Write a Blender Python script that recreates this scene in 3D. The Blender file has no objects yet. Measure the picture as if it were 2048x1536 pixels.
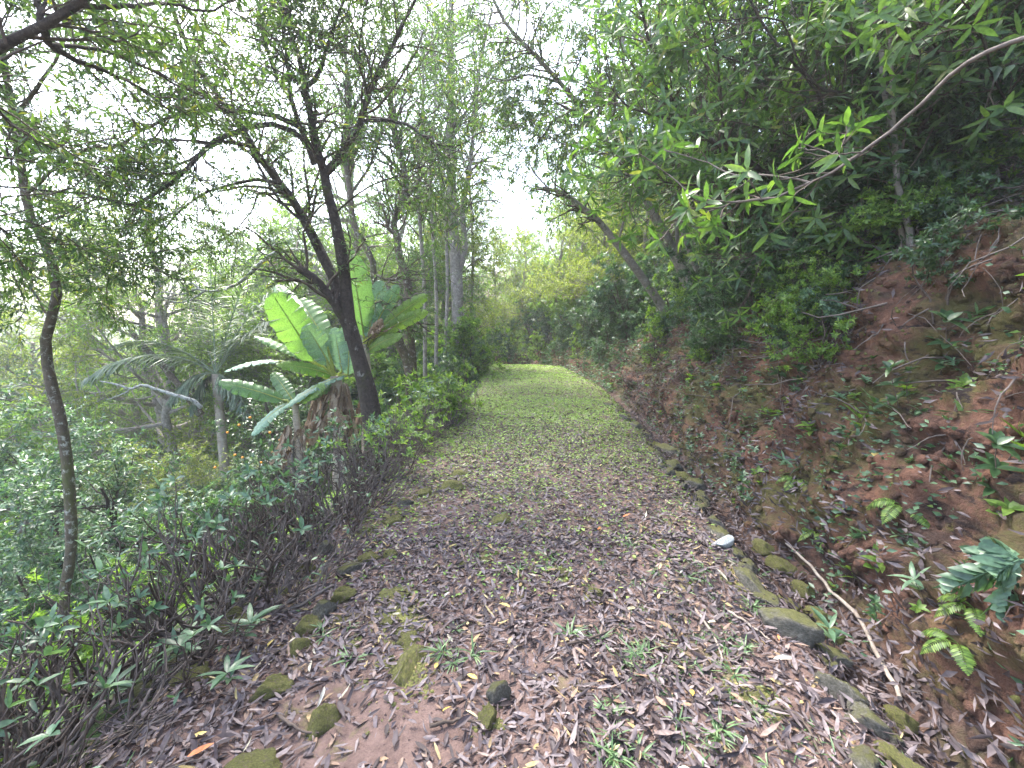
import bpy, math
import numpy as np
from mathutils import Vector, Matrix

# ------------------------------------------------------------------ camera, sky, sun, exposure
SC = bpy.context.scene
COL = SC.collection
F_PX, CX, CY, EYE = 887.0, 1024.0, 768.0, 1.6
PITCH = math.atan((768 - 650) / F_PX)
cam_data = bpy.data.cameras.new('camera')
cam_data.sensor_width = 36.0
cam_data.lens = 36.0 * F_PX / 2048.0
cam_data.clip_start = 0.05
cam_data.clip_end = 2000.0
cam = bpy.data.objects.new('camera', cam_data)
COL.objects.link(cam)
cam.location = (0, 0, EYE)
cam.rotation_euler = (math.pi / 2 - PITCH, 0, 0)
SC.camera = cam

SUN_EL, SUN_AZ = math.radians(58), math.radians(-35)      # azimuth measured from +Y towards +X
world = bpy.data.worlds.new("World")
SC.world = world
world.use_nodes = True
wn, wl = world.node_tree.nodes, world.node_tree.links
wn.clear()
sky = wn.new('ShaderNodeTexSky')
sky.sky_type = 'NISHITA'
sky.sun_disc = False
sky.sun_elevation = SUN_EL
sky.sun_rotation = SUN_AZ
sky.air_density = 1.0
sky.dust_density = 3.0
sky.ozone_density = 1.0
hsv = wn.new('ShaderNodeHueSaturation')                   # thin overcast: the blue is washed out of the sky
hsv.inputs['Saturation'].default_value = 0.85
hsv.inputs['Value'].default_value = 1.0
bgn = wn.new('ShaderNodeBackground')
bgn.inputs['Strength'].default_value = 0.15
won = wn.new('ShaderNodeOutputWorld')
wl.new(sky.outputs[0], hsv.inputs['Color'])
wl.new(hsv.outputs[0], bgn.inputs['Color'])
wl.new(bgn.outputs[0], won.inputs['Surface'])

sun_d = bpy.data.lights.new('sun', 'SUN')
sun_d.energy = 1.5
sun_d.angle = math.radians(14)
sun_d.color = (1.0, 0.96, 0.9)
sun = bpy.data.objects.new('sun', sun_d)
COL.objects.link(sun)
sdir = Vector((math.sin(SUN_AZ) * math.cos(SUN_EL), math.cos(SUN_AZ) * math.cos(SUN_EL), math.sin(SUN_EL)))
sun.rotation_euler = sdir.to_track_quat('Z', 'Y').to_euler()

SC.view_settings.view_transform = 'Standard'
SC.view_settings.look = 'None'
SC.view_settings.exposure = 3.0
SC.view_settings.gamma = 1.0
SC.view_settings.use_curve_mapping = False
SC.render.engine = 'CYCLES'
SC.cycles.max_bounces = 7
SC.cycles.diffuse_bounces = 4
SC.cycles.glossy_bounces = 2
SC.cycles.transmission_bounces = 5
SC.cycles.transparent_max_bounces = 4
SC.cycles.use_denoising = True
SC.cycles.sample_clamp_indirect = 8.0

R = np.random.default_rng(11)


# ------------------------------------------------------------------ maths helpers
def nrm(a):
    return a / np.maximum(np.linalg.norm(a, axis=-1, keepdims=True), 1e-9)


def px(x, y, Y):
    """point of the place seen in direction (x, y) of the photograph, Y metres ahead"""
    a, b = (x - CX) / F_PX, (CY - y) / F_PX
    t = Y / (math.cos(PITCH) + b * math.sin(PITCH))
    return np.array([a * t, Y, EYE + t * (-math.sin(PITCH) + b * math.cos(PITCH))])


def _hash(i, j, k, seed):
    h = (i * 374761393 + j * 668265263 + k * 2147483647 + seed * 974634777) & 0xFFFFFFFF
    h = ((h ^ (h >> 13)) * 1274126177) & 0xFFFFFFFF
    h = ((h ^ (h >> 16)) * 2246822519) & 0xFFFFFFFF
    return ((h ^ (h >> 15)) & 0xFFFFFF) / float(0xFFFFFF)


def noise(x, y, z=None, seed=0):
    x, y = np.asarray(x, float), np.asarray(y, float)
    z = np.zeros_like(x) if z is None else np.asarray(z, float)
    xi, yi, zi = np.floor(x).astype(np.int64), np.floor(y).astype(np.int64), np.floor(z).astype(np.int64)
    fx, fy, fz = x - xi, y - yi, z - zi
    fx, fy, fz = fx * fx * (3 - 2 * fx), fy * fy * (3 - 2 * fy), fz * fz * (3 - 2 * fz)
    r = 0
    for a in (0, 1):
        for b in (0, 1):
            for c in (0, 1):
                w = (fx if a else 1 - fx) * (fy if b else 1 - fy) * (fz if c else 1 - fz)
                r = r + w * _hash(xi + a, yi + b, zi + c, seed)
    return r * 2 - 1


def fbm(x, y, z=None, f=1.0, octv=4, seed=0, gain=0.5):
    r, a = 0, 1.0
    z0 = None if z is None else z
    for o in range(octv):
        r = r + a * noise(x * f, y * f, None if z0 is None else z0 * f, seed + o)
        f *= 2.03
        a *= gain
    return r


# ------------------------------------------------------------------ mesh helpers
class MB:
    def __init__(self):
        self.v, self.t, self.q, self.r, self.n = [], [], [], [], 0

    def add(self, v, tris=None, quads=None, rnd=0.5):
        v = np.asarray(v, float).reshape(-1, 3)
        if tris is not None and len(tris):
            self.t.append(np.asarray(tris, int).reshape(-1, 3) + self.n)
        if quads is not None and len(quads):
            self.q.append(np.asarray(quads, int).reshape(-1, 4) + self.n)
        self.v.append(v)
        self.r.append(np.broadcast_to(np.asarray(rnd, float), (len(v),)).copy())
        self.n += len(v)

    def mesh(self, name, mat, smooth=True):
        me = bpy.data.meshes.new(name)
        v = np.concatenate(self.v).astype(np.float32)
        t = np.concatenate(self.t) if self.t else np.zeros((0, 3), int)
        q = np.concatenate(self.q) if self.q else np.zeros((0, 4), int)
        loops = np.concatenate([t.ravel(), q.ravel()]).astype(np.int32)
        starts = np.concatenate([np.arange(len(t)) * 3, len(t) * 3 + np.arange(len(q)) * 4]).astype(np.int32)
        me.vertices.add(len(v))
        me.vertices.foreach_set('co', v.ravel())
        me.loops.add(len(loops))
        me.loops.foreach_set('vertex_index', loops)
        me.polygons.add(len(starts))
        me.polygons.foreach_set('loop_start', starts)
        me.polygons.foreach_set('use_smooth', np.full(len(starts), smooth))
        at = me.attributes.new('rnd', 'FLOAT', 'POINT')
        at.data.foreach_set('value', np.concatenate(self.r).astype(np.float32))
        me.update(calc_edges=True)
        if mat is not None:
            me.materials.append(mat)
        return me

    def obj(self, name, mat, parent=None, smooth=True, stuff=False):
        o = bpy.data.objects.new(name, self.mesh(name, mat, smooth))
        COL.objects.link(o)
        if parent is not None:
            o.parent = parent
        if stuff:
            o['kind'] = 'stuff'
        return o


def thing(name, label, cat, loc=(0, 0, 0), group=None):
    o = bpy.data.objects.new(name, None)
    o.empty_display_size = 0.1
    COL.objects.link(o)
    o.location = loc
    o['label'] = label
    o['category'] = cat
    if group:
        o['group'] = group
    return o


def tag(o, label, cat, group=None):
    o['label'] = label
    o['category'] = cat
    if group:
        o['group'] = group
    return o


def struct(o):
    o['kind'] = 'structure'
    return o


def copy_tree(o, loc, rz=0.0, sc=1.0, tilt=(0, 0), label=None, group=None, cat=None):
    """a copy of a thing and of each of its parts"""
    c = o.copy()
    COL.objects.link(c)
    c.location = loc
    c.rotation_euler = (tilt[0], tilt[1], rz)
    c.scale = (sc, sc, sc) if np.isscalar(sc) else sc
    for k, val in (('label', label), ('group', group), ('category', cat)):
        if val:
            c[k] = val
    for ch in o.children:
        d = ch.copy()
        COL.objects.link(d)
        d.parent = c
        for g in ch.children:
            e = g.copy()
            COL.objects.link(e)
            e.parent = d
    return c


def ORDN(n):
    one = ['', 'first', 'second', 'third', 'fourth', 'fifth', 'sixth', 'seventh', 'eighth', 'ninth', 'tenth', 'eleventh', 'twelfth', 'thirteenth', 'fourteenth', 'fifteenth', 'sixteenth', 'seventeenth', 'eighteenth', 'nineteenth']
    if n < 20:
        return one[n]
    t = {2: ('twentieth', 'twenty'), 3: ('thirtieth', 'thirty'), 4: ('fortieth', 'forty'), 5: ('fiftieth', 'fifty'), 6: ('sixtieth', 'sixty'), 7: ('seventieth', 'seventy'), 8: ('eightieth', 'eighty'), 9: ('ninetieth', 'ninety')}[n // 10]
    return t[0] if n % 10 == 0 else t[1] + '-' + one[n % 10]


class Proto:
    """first placing moves the original, later ones copy it"""
    def __init__(self, root):
        self.root, self.used = root, False

    def put(self, loc, rz=0.0, sc=1.0, tilt=(0, 0), label=None, group=None, cat=None):
        loc = tuple(float(v) for v in loc)
        if self.used:
            return copy_tree(self.root, loc, rz, sc, tilt, label, group, cat)
        self.used = True
        o = self.root
        o.location, o.rotation_euler = loc, (tilt[0], tilt[1], rz)
        o.scale = (sc, sc, sc) if np.isscalar(sc) else sc
        for k, val in (('label', label), ('group', group), ('category', cat)):
            if val:
                o[k] = val
        return o


def resample(p, n, wig=0.0, rng=R):
    """smooth polyline through the waypoints, n points"""
    p = np.asarray(p, float)
    if len(p) == 2:
        p = np.array([p[0], (p[0] + p[1]) / 2, p[1]])
    e = np.vstack([2 * p[0] - p[1], p, 2 * p[-1] - p[-2]])
    out = []
    for i in range(1, len(e) - 2):
        for t in np.linspace(0, 1, 8, endpoint=False):
            a, b, c, d = e[i - 1], e[i], e[i + 1], e[i + 2]
            out.append(0.5 * (2 * b + (c - a) * t + (2 * a - 5 * b + 4 * c - d) * t * t + (3 * b - a - 3 * c + d) * t ** 3))
    out.append(e[-2])
    out = np.array(out)
    L = np.concatenate([[0], np.cumsum(np.linalg.norm(np.diff(out, axis=0), axis=1))])
    s = np.linspace(0, L[-1], n)
    q = np.stack([np.interp(s, L, out[:, k]) for k in range(3)], 1)
    if wig:
        w = rng.normal(0, wig, q.shape)
        w[0] = 0
        q = q + w
    return q


def tubes(mb, P, Rr, sides=5, rnd=0.5, rough=0.0):
    """batch of tubes: P (T,S,3), Rr (T,S)"""
    P = np.asarray(P, float)
    Rr = np.asarray(Rr, float)
    T, S, _ = P.shape
    tg = nrm(np.gradient(P, axis=1))
    mean = nrm(P[:, -1] - P[:, 0] + 1e-6)
    ax = np.eye(3)[np.argmin(np.abs(mean), axis=1)]
    a = nrm(np.cross(tg, ax[:, None, :]))
    b = np.cross(tg, a)
    ang = np.arange(sides) / sides * 2 * math.pi
    rr = Rr[:, :, None] * np.ones(sides)
    if rough:
        rr = rr * (1 + R.uniform(-rough, rough, rr.shape))
    V = P[:, :, None, :] + rr[..., None] * (np.cos(ang)[None, None, :, None] * a[:, :, None, :] + np.sin(ang)[None, None, :, None] * b[:, :, None, :])
    idx = np.arange(T * S * sides).reshape(T, S, sides)
    nx = np.roll(idx, -1, axis=2)
    q = np.stack([idx[:, :-1], nx[:, :-1], nx[:, 1:], idx[:, 1:]], -1).reshape(-1, 4)
    rv = np.repeat(np.broadcast_to(rnd, (T,)), S * sides)
    mb.add(V.reshape(-1, 3), quads=q, rnd=rv)
    # close the thin end
    if sides > 3 and T < 40:
        for k in range(T):
            for s_ in (0, S - 1):
                ring = V[k, s_]
                tri = [[0, i, i + 1] for i in range(1, sides - 1)]
                mb.add(ring, tris=tri, rnd=0.5)


def grow(start, d, L, S=5, wig=0.25, up=0.0, rng=R):
    T = len(start)
    P = np.zeros((T, S, 3))
    P[:, 0] = start
    d = nrm(d)
    for i in range(1, S):
        d = d + rng.normal(0, wig, (T, 3))
        d[:, 2] += up
        d = nrm(d)
        P[:, i] = P[:, i - 1] + d * (np.asarray(L) / (S - 1))[:, None] if np.ndim(L) else P[:, i - 1] + d * (L / (S - 1))
    return P


def spawn(P, Rr, n, t0=0.2, t1=1.0, ang=0.9, L=(0.3, 0.6), S=5, wig=0.22, up=0.03, flat=1.0, rs=0.5, rend=0.3, rng=R, w=None):
    """n side shoots along a batch of polylines"""
    T, SS, _ = P.shape
    if w is None:
        w = np.linalg.norm(np.diff(P, axis=1), axis=2).sum(1)
    k = rng.choice(T, n, p=w / w.sum())
    t = rng.uniform(t0, t1, n) * (SS - 1)
    i = np.minimum(t.astype(int), SS - 2)
    f = (t - i)[:, None]
    p = P[k, i] * (1 - f) + P[k, i + 1] * f
    tg = nrm(P[k, i + 1] - P[k, i])
    r = (Rr[k, i] * (1 - f[:, 0]) + Rr[k, i + 1] * f[:, 0]) * rs
    perp = rng.normal(0, 1, (n, 3))
    perp -= (perp * tg).sum(1, keepdims=True) * tg
    perp[:, 2] *= flat
    perp = nrm(perp)
    a = rng.uniform(ang * 0.6, ang * 1.3, n)[:, None]
    d = tg * np.cos(a) + perp * np.sin(a)
    Ls = rng.uniform(L[0], L[1], n)
    Q = grow(p, d, Ls, S, wig, up, rng)
    rad = r[:, None] * np.linspace(1, rend, S)[None, :]
    return Q, rad


LEAF = {
    'q2': None,
    'q4': ([0.42], [1.0]),
    'q8': ([0.3, 0.7], [0.95, 0.85]),
    'q12': ([0.18, 0.45, 0.75], [0.75, 1.0, 0.66]),
}


def leaves(mb, P, D, N, L, W, kind='q4', bend=0.25, fold=0.25, rnd=None, rng=R):
    n = len(P)
    if n == 0:
        return
    L = np.broadcast_to(L, (n,))
    W = np.broadcast_to(W, (n,)) * 0.5
    bend = np.broadcast_to(bend, (n,))
    fold = np.broadcast_to(fold, (n,))
    D = nrm(D)
    sd = nrm(np.cross(D, N) + 1e-6)
    N = np.cross(sd, D)
    if rnd is None:
        rnd = rng.random(n)
    def pt(t):
        return P + D * (L * t)[:, None] - N * (bend * L * t * t)[:, None]
    if kind == 'q2':
        m = pt(0.45)
        lift = N * (fold * W)[:, None]
        V = np.stack([P, m + sd * W[:, None] + lift, pt(1.0), m - sd * W[:, None] + lift], 1)
        b = (np.arange(n) * 4)[:, None]
        tr = np.concatenate([b + [0, 1, 2], b + [0, 2, 3]])
        mb.add(V.reshape(-1, 3), tris=tr, rnd=np.repeat(rnd, 4))
        return
    ts, ws = LEAF[kind]
    K = len(ts)
    cols = [P]
    for t, w in zip(ts, ws):
        c = pt(t)
        lift = N * (fold * W * w)[:, None]
        cols += [c + sd * (W * w)[:, None] + lift, c, c - sd * (W * w)[:, None] + lift]
    cols.append(pt(1.0))
    V = np.stack(cols, 1)
    M = 2 + 3 * K
    b = (np.arange(n) * M)[:, None]
    tr = [b + [0, 1, 2], b + [0, 2, 3], b + [M - 1, M - 3, M - 4], b + [M - 1, M - 2, M - 3]]
    tr = np.concatenate(tr)
    qd = [b + [1 + 3 * j, 4 + 3 * j, 5 + 3 * j, 2 + 3 * j] for j in range(K - 1)] + [b + [2 + 3 * j, 5 + 3 * j, 6 + 3 * j, 3 + 3 * j] for j in range(K - 1)]
    mb.add(V.reshape(-1, 3), tris=tr, quads=np.concatenate(qd) if qd else None, rnd=np.repeat(rnd, M))


def twig_leaves(mb, P, per, L, W, kind='q4', t0=0.15, out=0.9, droop=0.1, up=1.0, bend=0.25, fold=0.3, rng=R):
    """leaves set alternately along a batch of twigs"""
    T, S, _ = P.shape
    n = T * per
    k = np.repeat(np.arange(T), per)
    t = np.clip(np.tile(np.linspace(t0, 1.0, per), T) + rng.uniform(-.06, .06, n), 0, 1) * (S - 1)
    i = np.minimum(t.astype(int), S - 2)
    f = (t - i)[:, None]
    p = P[k, i] * (1 - f) + P[k, i + 1] * f
    tg = nrm(P[k, i + 1] - P[k, i])
    pr = rng.normal(0, 1, (n, 3))
    pr[:, 2] *= 0.45
    pr -= (pr * tg).sum(1, keepdims=True) * tg
    d = tg * (1 - out * 0.5) + nrm(pr) * out
    d[:, 2] -= droop
    N = rng.normal(0, 0.45, (n, 3))
    N[:, 2] += up
    leaves(mb, p, d, N, rng.uniform(L[0], L[1], n), rng.uniform(W[0], W[1], n), kind, rng.uniform(0, bend * 2, n), fold, rng=rng)


def rosettes(mb, P, D, per, L, W, kind='q8', spread=1.1, bend=0.3, fold=0.3, rng=R):
    """whorls of leaves at twig ends"""
    n = len(P) * per
    D = np.repeat(nrm(D), per, axis=0)
    p = np.repeat(P, per, axis=0)
    ref = np.where(np.abs(D[:, 2:3]) > 0.9, np.array([[1.0, 0, 0]]), np.array([[0, 0, 1.0]]))
    a = nrm(np.cross(D, ref))
    b = np.cross(D, a)
    th = np.tile(np.arange(per) * 2.39996, len(P)) + rng.uniform(-.4, .4, n)
    sp = rng.uniform(0.5, 1.0, n) * spread
    d = D * np.cos(sp)[:, None] + (a * np.cos(th)[:, None] + b * np.sin(th)[:, None]) * np.sin(sp)[:, None]
    N = D + d * -0.2
    leaves(mb, p, d, N, rng.uniform(L[0], L[1], n), rng.uniform(W[0], W[1], n), kind, rng.uniform(0, bend * 2, n), fold, rng=rng)


# ------------------------------------------------------------------ materials
def new_mat(name):
    m = bpy.data.materials.new(name)
    m.use_nodes = True
    nt = m.node_tree
    nt.nodes.clear()
    out = nt.nodes.new('ShaderNodeOutputMaterial')
    return m, nt, out


def ramp(nt, stops, src):
    r = nt.nodes.new('ShaderNodeValToRGB')
    el = r.color_ramp.elements
    while len(el) < len(stops):
        el.new(0.5)
    for e, (p, c) in zip(el, stops):
        e.position = p
        e.color = (c[0], c[1], c[2], 1)
    nt.links.new(src, r.inputs[0])
    return r.outputs[0]


def leaf_mat(name, stops, transl=0.35, rough=0.42, tint=(1.5, 1.7, 0.6), spec=0.5):
    m, nt, out = new_mat(name)
    N, K = nt.nodes, nt.links
    at = N.new('ShaderNodeAttribute')
    at.attribute_name = 'rnd'
    col = ramp(nt, stops, at.outputs['Fac'])
    geo = N.new('ShaderNodeNewGeometry')
    noi = N.new('ShaderNodeTexNoise')
    noi.inputs['Scale'].default_value = 55.0
    noi.inputs['Detail'].default_value = 1.0
    K.new(geo.outputs['Position'], noi.inputs['Vector'])
    mr = N.new('ShaderNodeMapRange')
    mr.inputs[1].default_value, mr.inputs[2].default_value = 0.3, 0.7
    mr.inputs[3].default_value, mr.inputs[4].default_value = 0.75, 1.25
    K.new(noi.outputs[0], mr.inputs[0])
    mul = N.new('ShaderNodeVectorMath')
    mul.operation = 'SCALE'
    K.new(col, mul.inputs[0])
    K.new(mr.outputs[0], mul.inputs['Scale'])
    pb = N.new('ShaderNodeBsdfPrincipled')
    pb.inputs['Roughness'].default_value = rough
    pb.inputs['Specular IOR Level'].default_value = spec
    K.new(mul.outputs[0], pb.inputs['Base Color'])
    tr = N.new('ShaderNodeBsdfTranslucent')
    mt = N.new('ShaderNodeVectorMath')
    mt.operation = 'MULTIPLY'
    mt.inputs[1].default_value = tint
    K.new(mul.outputs[0], mt.inputs[0])
    K.new(mt.outputs[0], tr.inputs['Color'])
    mx = N.new('ShaderNodeMixShader')
    mx.inputs[0].default_value = transl
    K.new(pb.outputs[0], mx.inputs[1])
    K.new(tr.outputs[0], mx.inputs[2])
    K.new(mx.outputs[0], out.inputs['Surface'])
    return m


def surf_mat(name, layers, base, rough=0.85, bump=0.4, bscale=30.0, bdist=0.01, top=None, spec=0.25):
    """layers: list of (colour, scale, low, high, stretch_z): noise masks painted in turn over base stops"""
    m, nt, out = new_mat(name)
    N, K = nt.nodes, nt.links
    tc = N.new('ShaderNodeTexCoord')
    src = tc.outputs['Object']
    noi = N.new('ShaderNodeTexNoise')
    noi.inputs['Scale'].default_value = base[0]
    noi.inputs['Detail'].default_value = 9.0
    noi.inputs['Roughness'].default_value = 0.72
    K.new(src, noi.inputs['Vector'])
    col = ramp(nt, base[1], noi.outputs[0])
    for i, (c, sc, lo, hi, sz) in enumerate(layers):
        mp = N.new('ShaderNodeMapping')
        mp.inputs['Scale'].default_value = (1, 1, sz)
        mp.inputs['Location'].default_value = (3.1 * i, 1.7 * i, 0.3 * i)
        K.new(src, mp.inputs['Vector'])
        n2 = N.new('ShaderNodeTexNoise')
        n2.inputs['Scale'].default_value = sc
        n2.inputs['Detail'].default_value = 10.0
        n2.inputs['Roughness'].default_value = 0.72
        K.new(mp.outputs[0], n2.inputs['Vector'])
        mr = N.new('ShaderNodeMapRange')
        mr.inputs[1].default_value, mr.inputs[2].default_value = lo, hi
        K.new(n2.outputs[0], mr.inputs[0])
        mx = N.new('ShaderNodeMix')
        mx.data_type = 'RGBA'
        K.new(mr.outputs[0], mx.inputs['Factor'])
        K.new(col, mx.inputs['A'])
        mx.inputs['B'].default_value = (c[0], c[1], c[2], 1)
        col = mx.outputs['Result']
    if top:                                               # moss grows on faces that look up
        c, lo, hi = top
        geo = N.new('ShaderNodeNewGeometry')
        sx = N.new('ShaderNodeSeparateXYZ')
        K.new(geo.outputs['Normal'], sx.inputs[0])
        ad = N.new('ShaderNodeMath')
        ad.operation = 'ADD'
        n3 = N.new('ShaderNodeTexNoise')
        n3.inputs['Scale'].default_value = 9.0
        n3.inputs['Detail'].default_value = 9.0
        n3.inputs['Roughness'].default_value = 0.75
        K.new(src, n3.inputs['Vector'])
        K.new(sx.outputs[2], ad.inputs[0])
        K.new(n3.outputs[0], ad.inputs[1])
        mr = N.new('ShaderNodeMapRange')
        mr.inputs[1].default_value, mr.inputs[2].default_value = lo, hi
        K.new(ad.outputs[0], mr.inputs[0])
        mosscol = ramp(nt, [(0.3, (c[0] * .55, c[1] * .6, c[2] * .6)), (0.7, c)], noi.outputs[0])
        mx = N.new('ShaderNodeMix')
        mx.data_type = 'RGBA'
        K.new(mr.outputs[0], mx.inputs['Factor'])
        K.new(col, mx.inputs['A'])
        K.new(mosscol, mx.inputs['B'])
        col = mx.outputs['Result']
    pb = N.new('ShaderNodeBsdfPrincipled')
    pb.inputs['Roughness'].default_value = rough
    pb.inputs['Specular IOR Level'].default_value = spec
    K.new(col, pb.inputs['Base Color'])
    nb = N.new('ShaderNodeTexNoise')
    nb.inputs['Scale'].default_value = bscale
    nb.inputs['Detail'].default_value = 8.0
    nb.inputs['Roughness'].default_value = 0.7
    K.new(src, nb.inputs['Vector'])
    bp = N.new('ShaderNodeBump')
    bp.inputs['Strength'].default_value = bump
    bp.inputs['Distance'].default_value = bdist
    K.new(nb.outputs[0], bp.inputs['Height'])
    K.new(bp.outputs[0], pb.inputs['Normal'])
    K.new(pb.outputs[0], out.inputs['Surface'])
    return m


G = lambda r, g, b: (r, g, b)
MOSS = (0.2, 0.2, 0.06)
M_PATH = surf_mat('path_soil', [((0.12, 0.12, 0.035), 1.6, 0.56, 0.66, 1)], (14.0, [(0.3, (0.09, 0.058, 0.05)), (0.7, (0.20, 0.135, 0.115))]), bump=0.9, bscale=45, bdist=0.02)
M_BANK = surf_mat('bank_soil', [((0.06, 0.036, 0.028), 1.6, 0.49, 0.58, 2.0), ((0.095, 0.085, 0.03), 1.3, 0.46, 0.58, 1.3), ((0.13, 0.12, 0.035), 7.0, 0.58, 0.70, 1.0), ((0.028, 0.019, 0.018), 6.0, 0.54, 0.62, 2.5)],
                  (3.5, [(0.3, (0.08, 0.042, 0.032)), (0.52, (0.15, 0.076, 0.052)), (0.7, (0.29, 0.145, 0.09))]), bump=1.0, bscale=16, bdist=0.06)
M_HILL = surf_mat('forest_floor', [((0.05, 0.06, 0.02), 1.2, 0.52, 0.66, 1)], (9.0, [(0.3, (0.05, 0.032, 0.025)), (0.7, (0.14, 0.085, 0.065))]), bump=1.0, bscale=18, bdist=0.04)
M_VALLEY = surf_mat('valley_floor', [((0.05, 0.10, 0.03), 2.2, 0.40, 0.56, 1)], (9.0, [(0.3, (0.05, 0.06, 0.02)), (0.7, (0.13, 0.11, 0.05))]), bump=1.0, bscale=18, bdist=0.04)
M_STONE = surf_mat('mossy_stone', [((0.05, 0.055, 0.045), 9.0, 0.55, 0.7, 1), ((0.34, 0.34, 0.30), 14.0, 0.64, 0.7, 1)], (7.0, [(0.3, (0.07, 0.07, 0.055)), (0.5, (0.16, 0.15, 0.12)), (0.7, (0.30, 0.28, 0.24))]),
                   bump=1.0, bscale=22, bdist=0.03, top=((0.19, 0.185, 0.065), 1.05, 1.5))
M_MOSSY = surf_mat('thick_moss', [((0.27, 0.26, 0.08), 12.0, 0.48, 0.66, 1), ((0.20, 0.15, 0.12), 5.0, 0.54, 0.64, 1)], (12.0, [(0.3, (0.10, 0.105, 0.04)), (0.7, (0.20, 0.20, 0.06))]), bump=1.0, bscale=60, bdist=0.02)
M_BANKMOSS = surf_mat('bank_moss', [], (9.0, [(0.3, (0.055, 0.055, 0.02)), (0.7, (0.15, 0.145, 0.04))]), bump=1.0, bscale=80, bdist=0.01)
M_PALESTONE = surf_mat('pale_stone', [((0.18, 0.19, 0.18), 12.0, 0.5, 0.6, 1)], (7.0, [(0.3, (0.33, 0.34, 0.33)), (0.7, (0.5, 0.52, 0.5))]), bump=0.6, bscale=26, bdist=0.008)
M_BARK_DARK = surf_mat('dark_bark', [((0.22, 0.21, 0.19), 9.0, 0.60, 0.66, 0.7), ((0.06, 0.07, 0.02), 3.0, 0.58, 0.7, 0.6)], (26.0, [(0.3, (0.02, 0.016, 0.014)), (0.7, (0.085, 0.065, 0.055))]), bump=1.0, bscale=38, bdist=0.02)
M_BARK_PALE = surf_mat('pale_bark', [((0.09, 0.10, 0.05), 5.0, 0.55, 0.66, 0.5), ((0.38, 0.36, 0.34), 12.0, 0.56, 0.64, 1)], (16.0, [(0.3, (0.12, 0.10, 0.085)), (0.7, (0.34, 0.30, 0.27))]), bump=0.9, bscale=34, bdist=0.015)
M_BARK_MOSS = surf_mat('mossy_bark', [((0.09, 0.095, 0.035), 5.0, 0.50, 0.62, 0.4), ((0.34, 0.33, 0.30), 16.0, 0.55, 0.62, 1)], (16.0, [(0.3, (0.05, 0.04, 0.03)), (0.7, (0.16, 0.12, 0.09))]), bump=1.0, bscale=34, bdist=0.015)
M_BARK_LICHEN = surf_mat('lichen_bark', [((0.10, 0.09, 0.08), 14.0, 0.52, 0.6, 1)], (18.0, [(0.3, (0.18, 0.18, 0.16)), (0.7, (0.42, 0.43, 0.4))]), bump=0.9, bscale=50, bdist=0.01)
M_BARK_PALM = surf_mat('palm_bark', [((0.12, 0.085, 0.06), 6.0, 0.55, 0.66, 6.0)], (5.0, [(0.3, (0.22, 0.17, 0.13)), (0.7, (0.48, 0.42, 0.35))]), bump=0.8, bscale=20, bdist=0.01)
M_TWIG = surf_mat('twig_bark', [], (20.0, [(0.3, (0.035, 0.025, 0.02)), (0.7, (0.13, 0.10, 0.08))]), bump=0.3, bscale=60)
M_TWIG_MID = surf_mat('hedge_twig', [], (20.0, [(0.3, (0.06, 0.048, 0.042)), (0.7, (0.20, 0.165, 0.145))]), bump=0.3, bscale=60)
M_TWIG_PALE = surf_mat('pale_twig', [], (20.0, [(0.3, (0.12, 0.09, 0.07)), (0.7, (0.36, 0.31, 0.26))]), bump=0.3, bscale=60)
M_DEAD = leaf_mat('dead_leaf', [(0.0, (0.09, 0.055, 0.035)), (0.5, (0.22, 0.15, 0.10)), (1.0, (0.40, 0.32, 0.25))], 0.15, 0.7, (1, 1, 1), 0.2)
M_LITTER = leaf_mat('leaf_litter', [(0.0, (0.028, 0.02, 0.02)), (0.3, (0.078, 0.060, 0.062)), (0.6, (0.14, 0.112, 0.113)), (0.86, (0.20, 0.168, 0.168)), (0.95, (0.24, 0.155, 0.10)), (0.985, (0.36, 0.29, 0.12)), (1.0, (0.44, 0.41, 0.34))],
                    0.10, 0.6, (1, 1, 1), 0.3)
M_YELLOW = leaf_mat('yellow_leaf', [(0.0, (0.55, 0.36, 0.06)), (1.0, (0.62, 0.50, 0.16))], 0.2, 0.5, (1, 1, 1))
M_WHITE = leaf_mat('bleached_leaf', [(0.0, (0.55, 0.52, 0.42)), (1.0, (0.7, 0.68, 0.6))], 0.2, 0.5, (1, 1, 1))
M_ORANGE = leaf_mat('orange_leaf', [(0.0, (0.5, 0.16, 0.06)), (1.0, (0.6, 0.25, 0.1))], 0.2, 0.5, (1, 1, 1))
M_L_MAIN = leaf_mat('narrow_leaf', [(0.0, (0.04, 0.07, 0.03)), (0.6, (0.07, 0.12, 0.045)), (0.93, (0.12, 0.18, 0.06)), (1.0, (0.25, 0.22, 0.04))], 0.42, 0.45)
M_L_FRESH = leaf_mat('fresh_leaf', [(0.0, (0.07, 0.13, 0.03)), (0.6, (0.13, 0.23, 0.045)), (1.0, (0.22, 0.31, 0.07))], 0.5, 0.45, (1.7, 1.8, 0.8))
M_L_BLUE = leaf_mat('blue_green_leaf', [(0.0, (0.04, 0.085, 0.05)), (0.6, (0.08, 0.15, 0.085)), (1.0, (0.15, 0.23, 0.13))], 0.32, 0.38)
M_L_DARK = leaf_mat('dark_glossy_leaf', [(0.0, (0.025, 0.055, 0.025)), (0.6, (0.05, 0.10, 0.04)), (1.0, (0.09, 0.15, 0.06))], 0.3, 0.32)
M_L_YELL = leaf_mat('yellow_green_leaf', [(0.0, (0.08, 0.12, 0.02)), (0.6, (0.15, 0.20, 0.035)), (1.0, (0.28, 0.31, 0.08))], 0.5, 0.5, (1.7, 1.8, 0.8))
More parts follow.
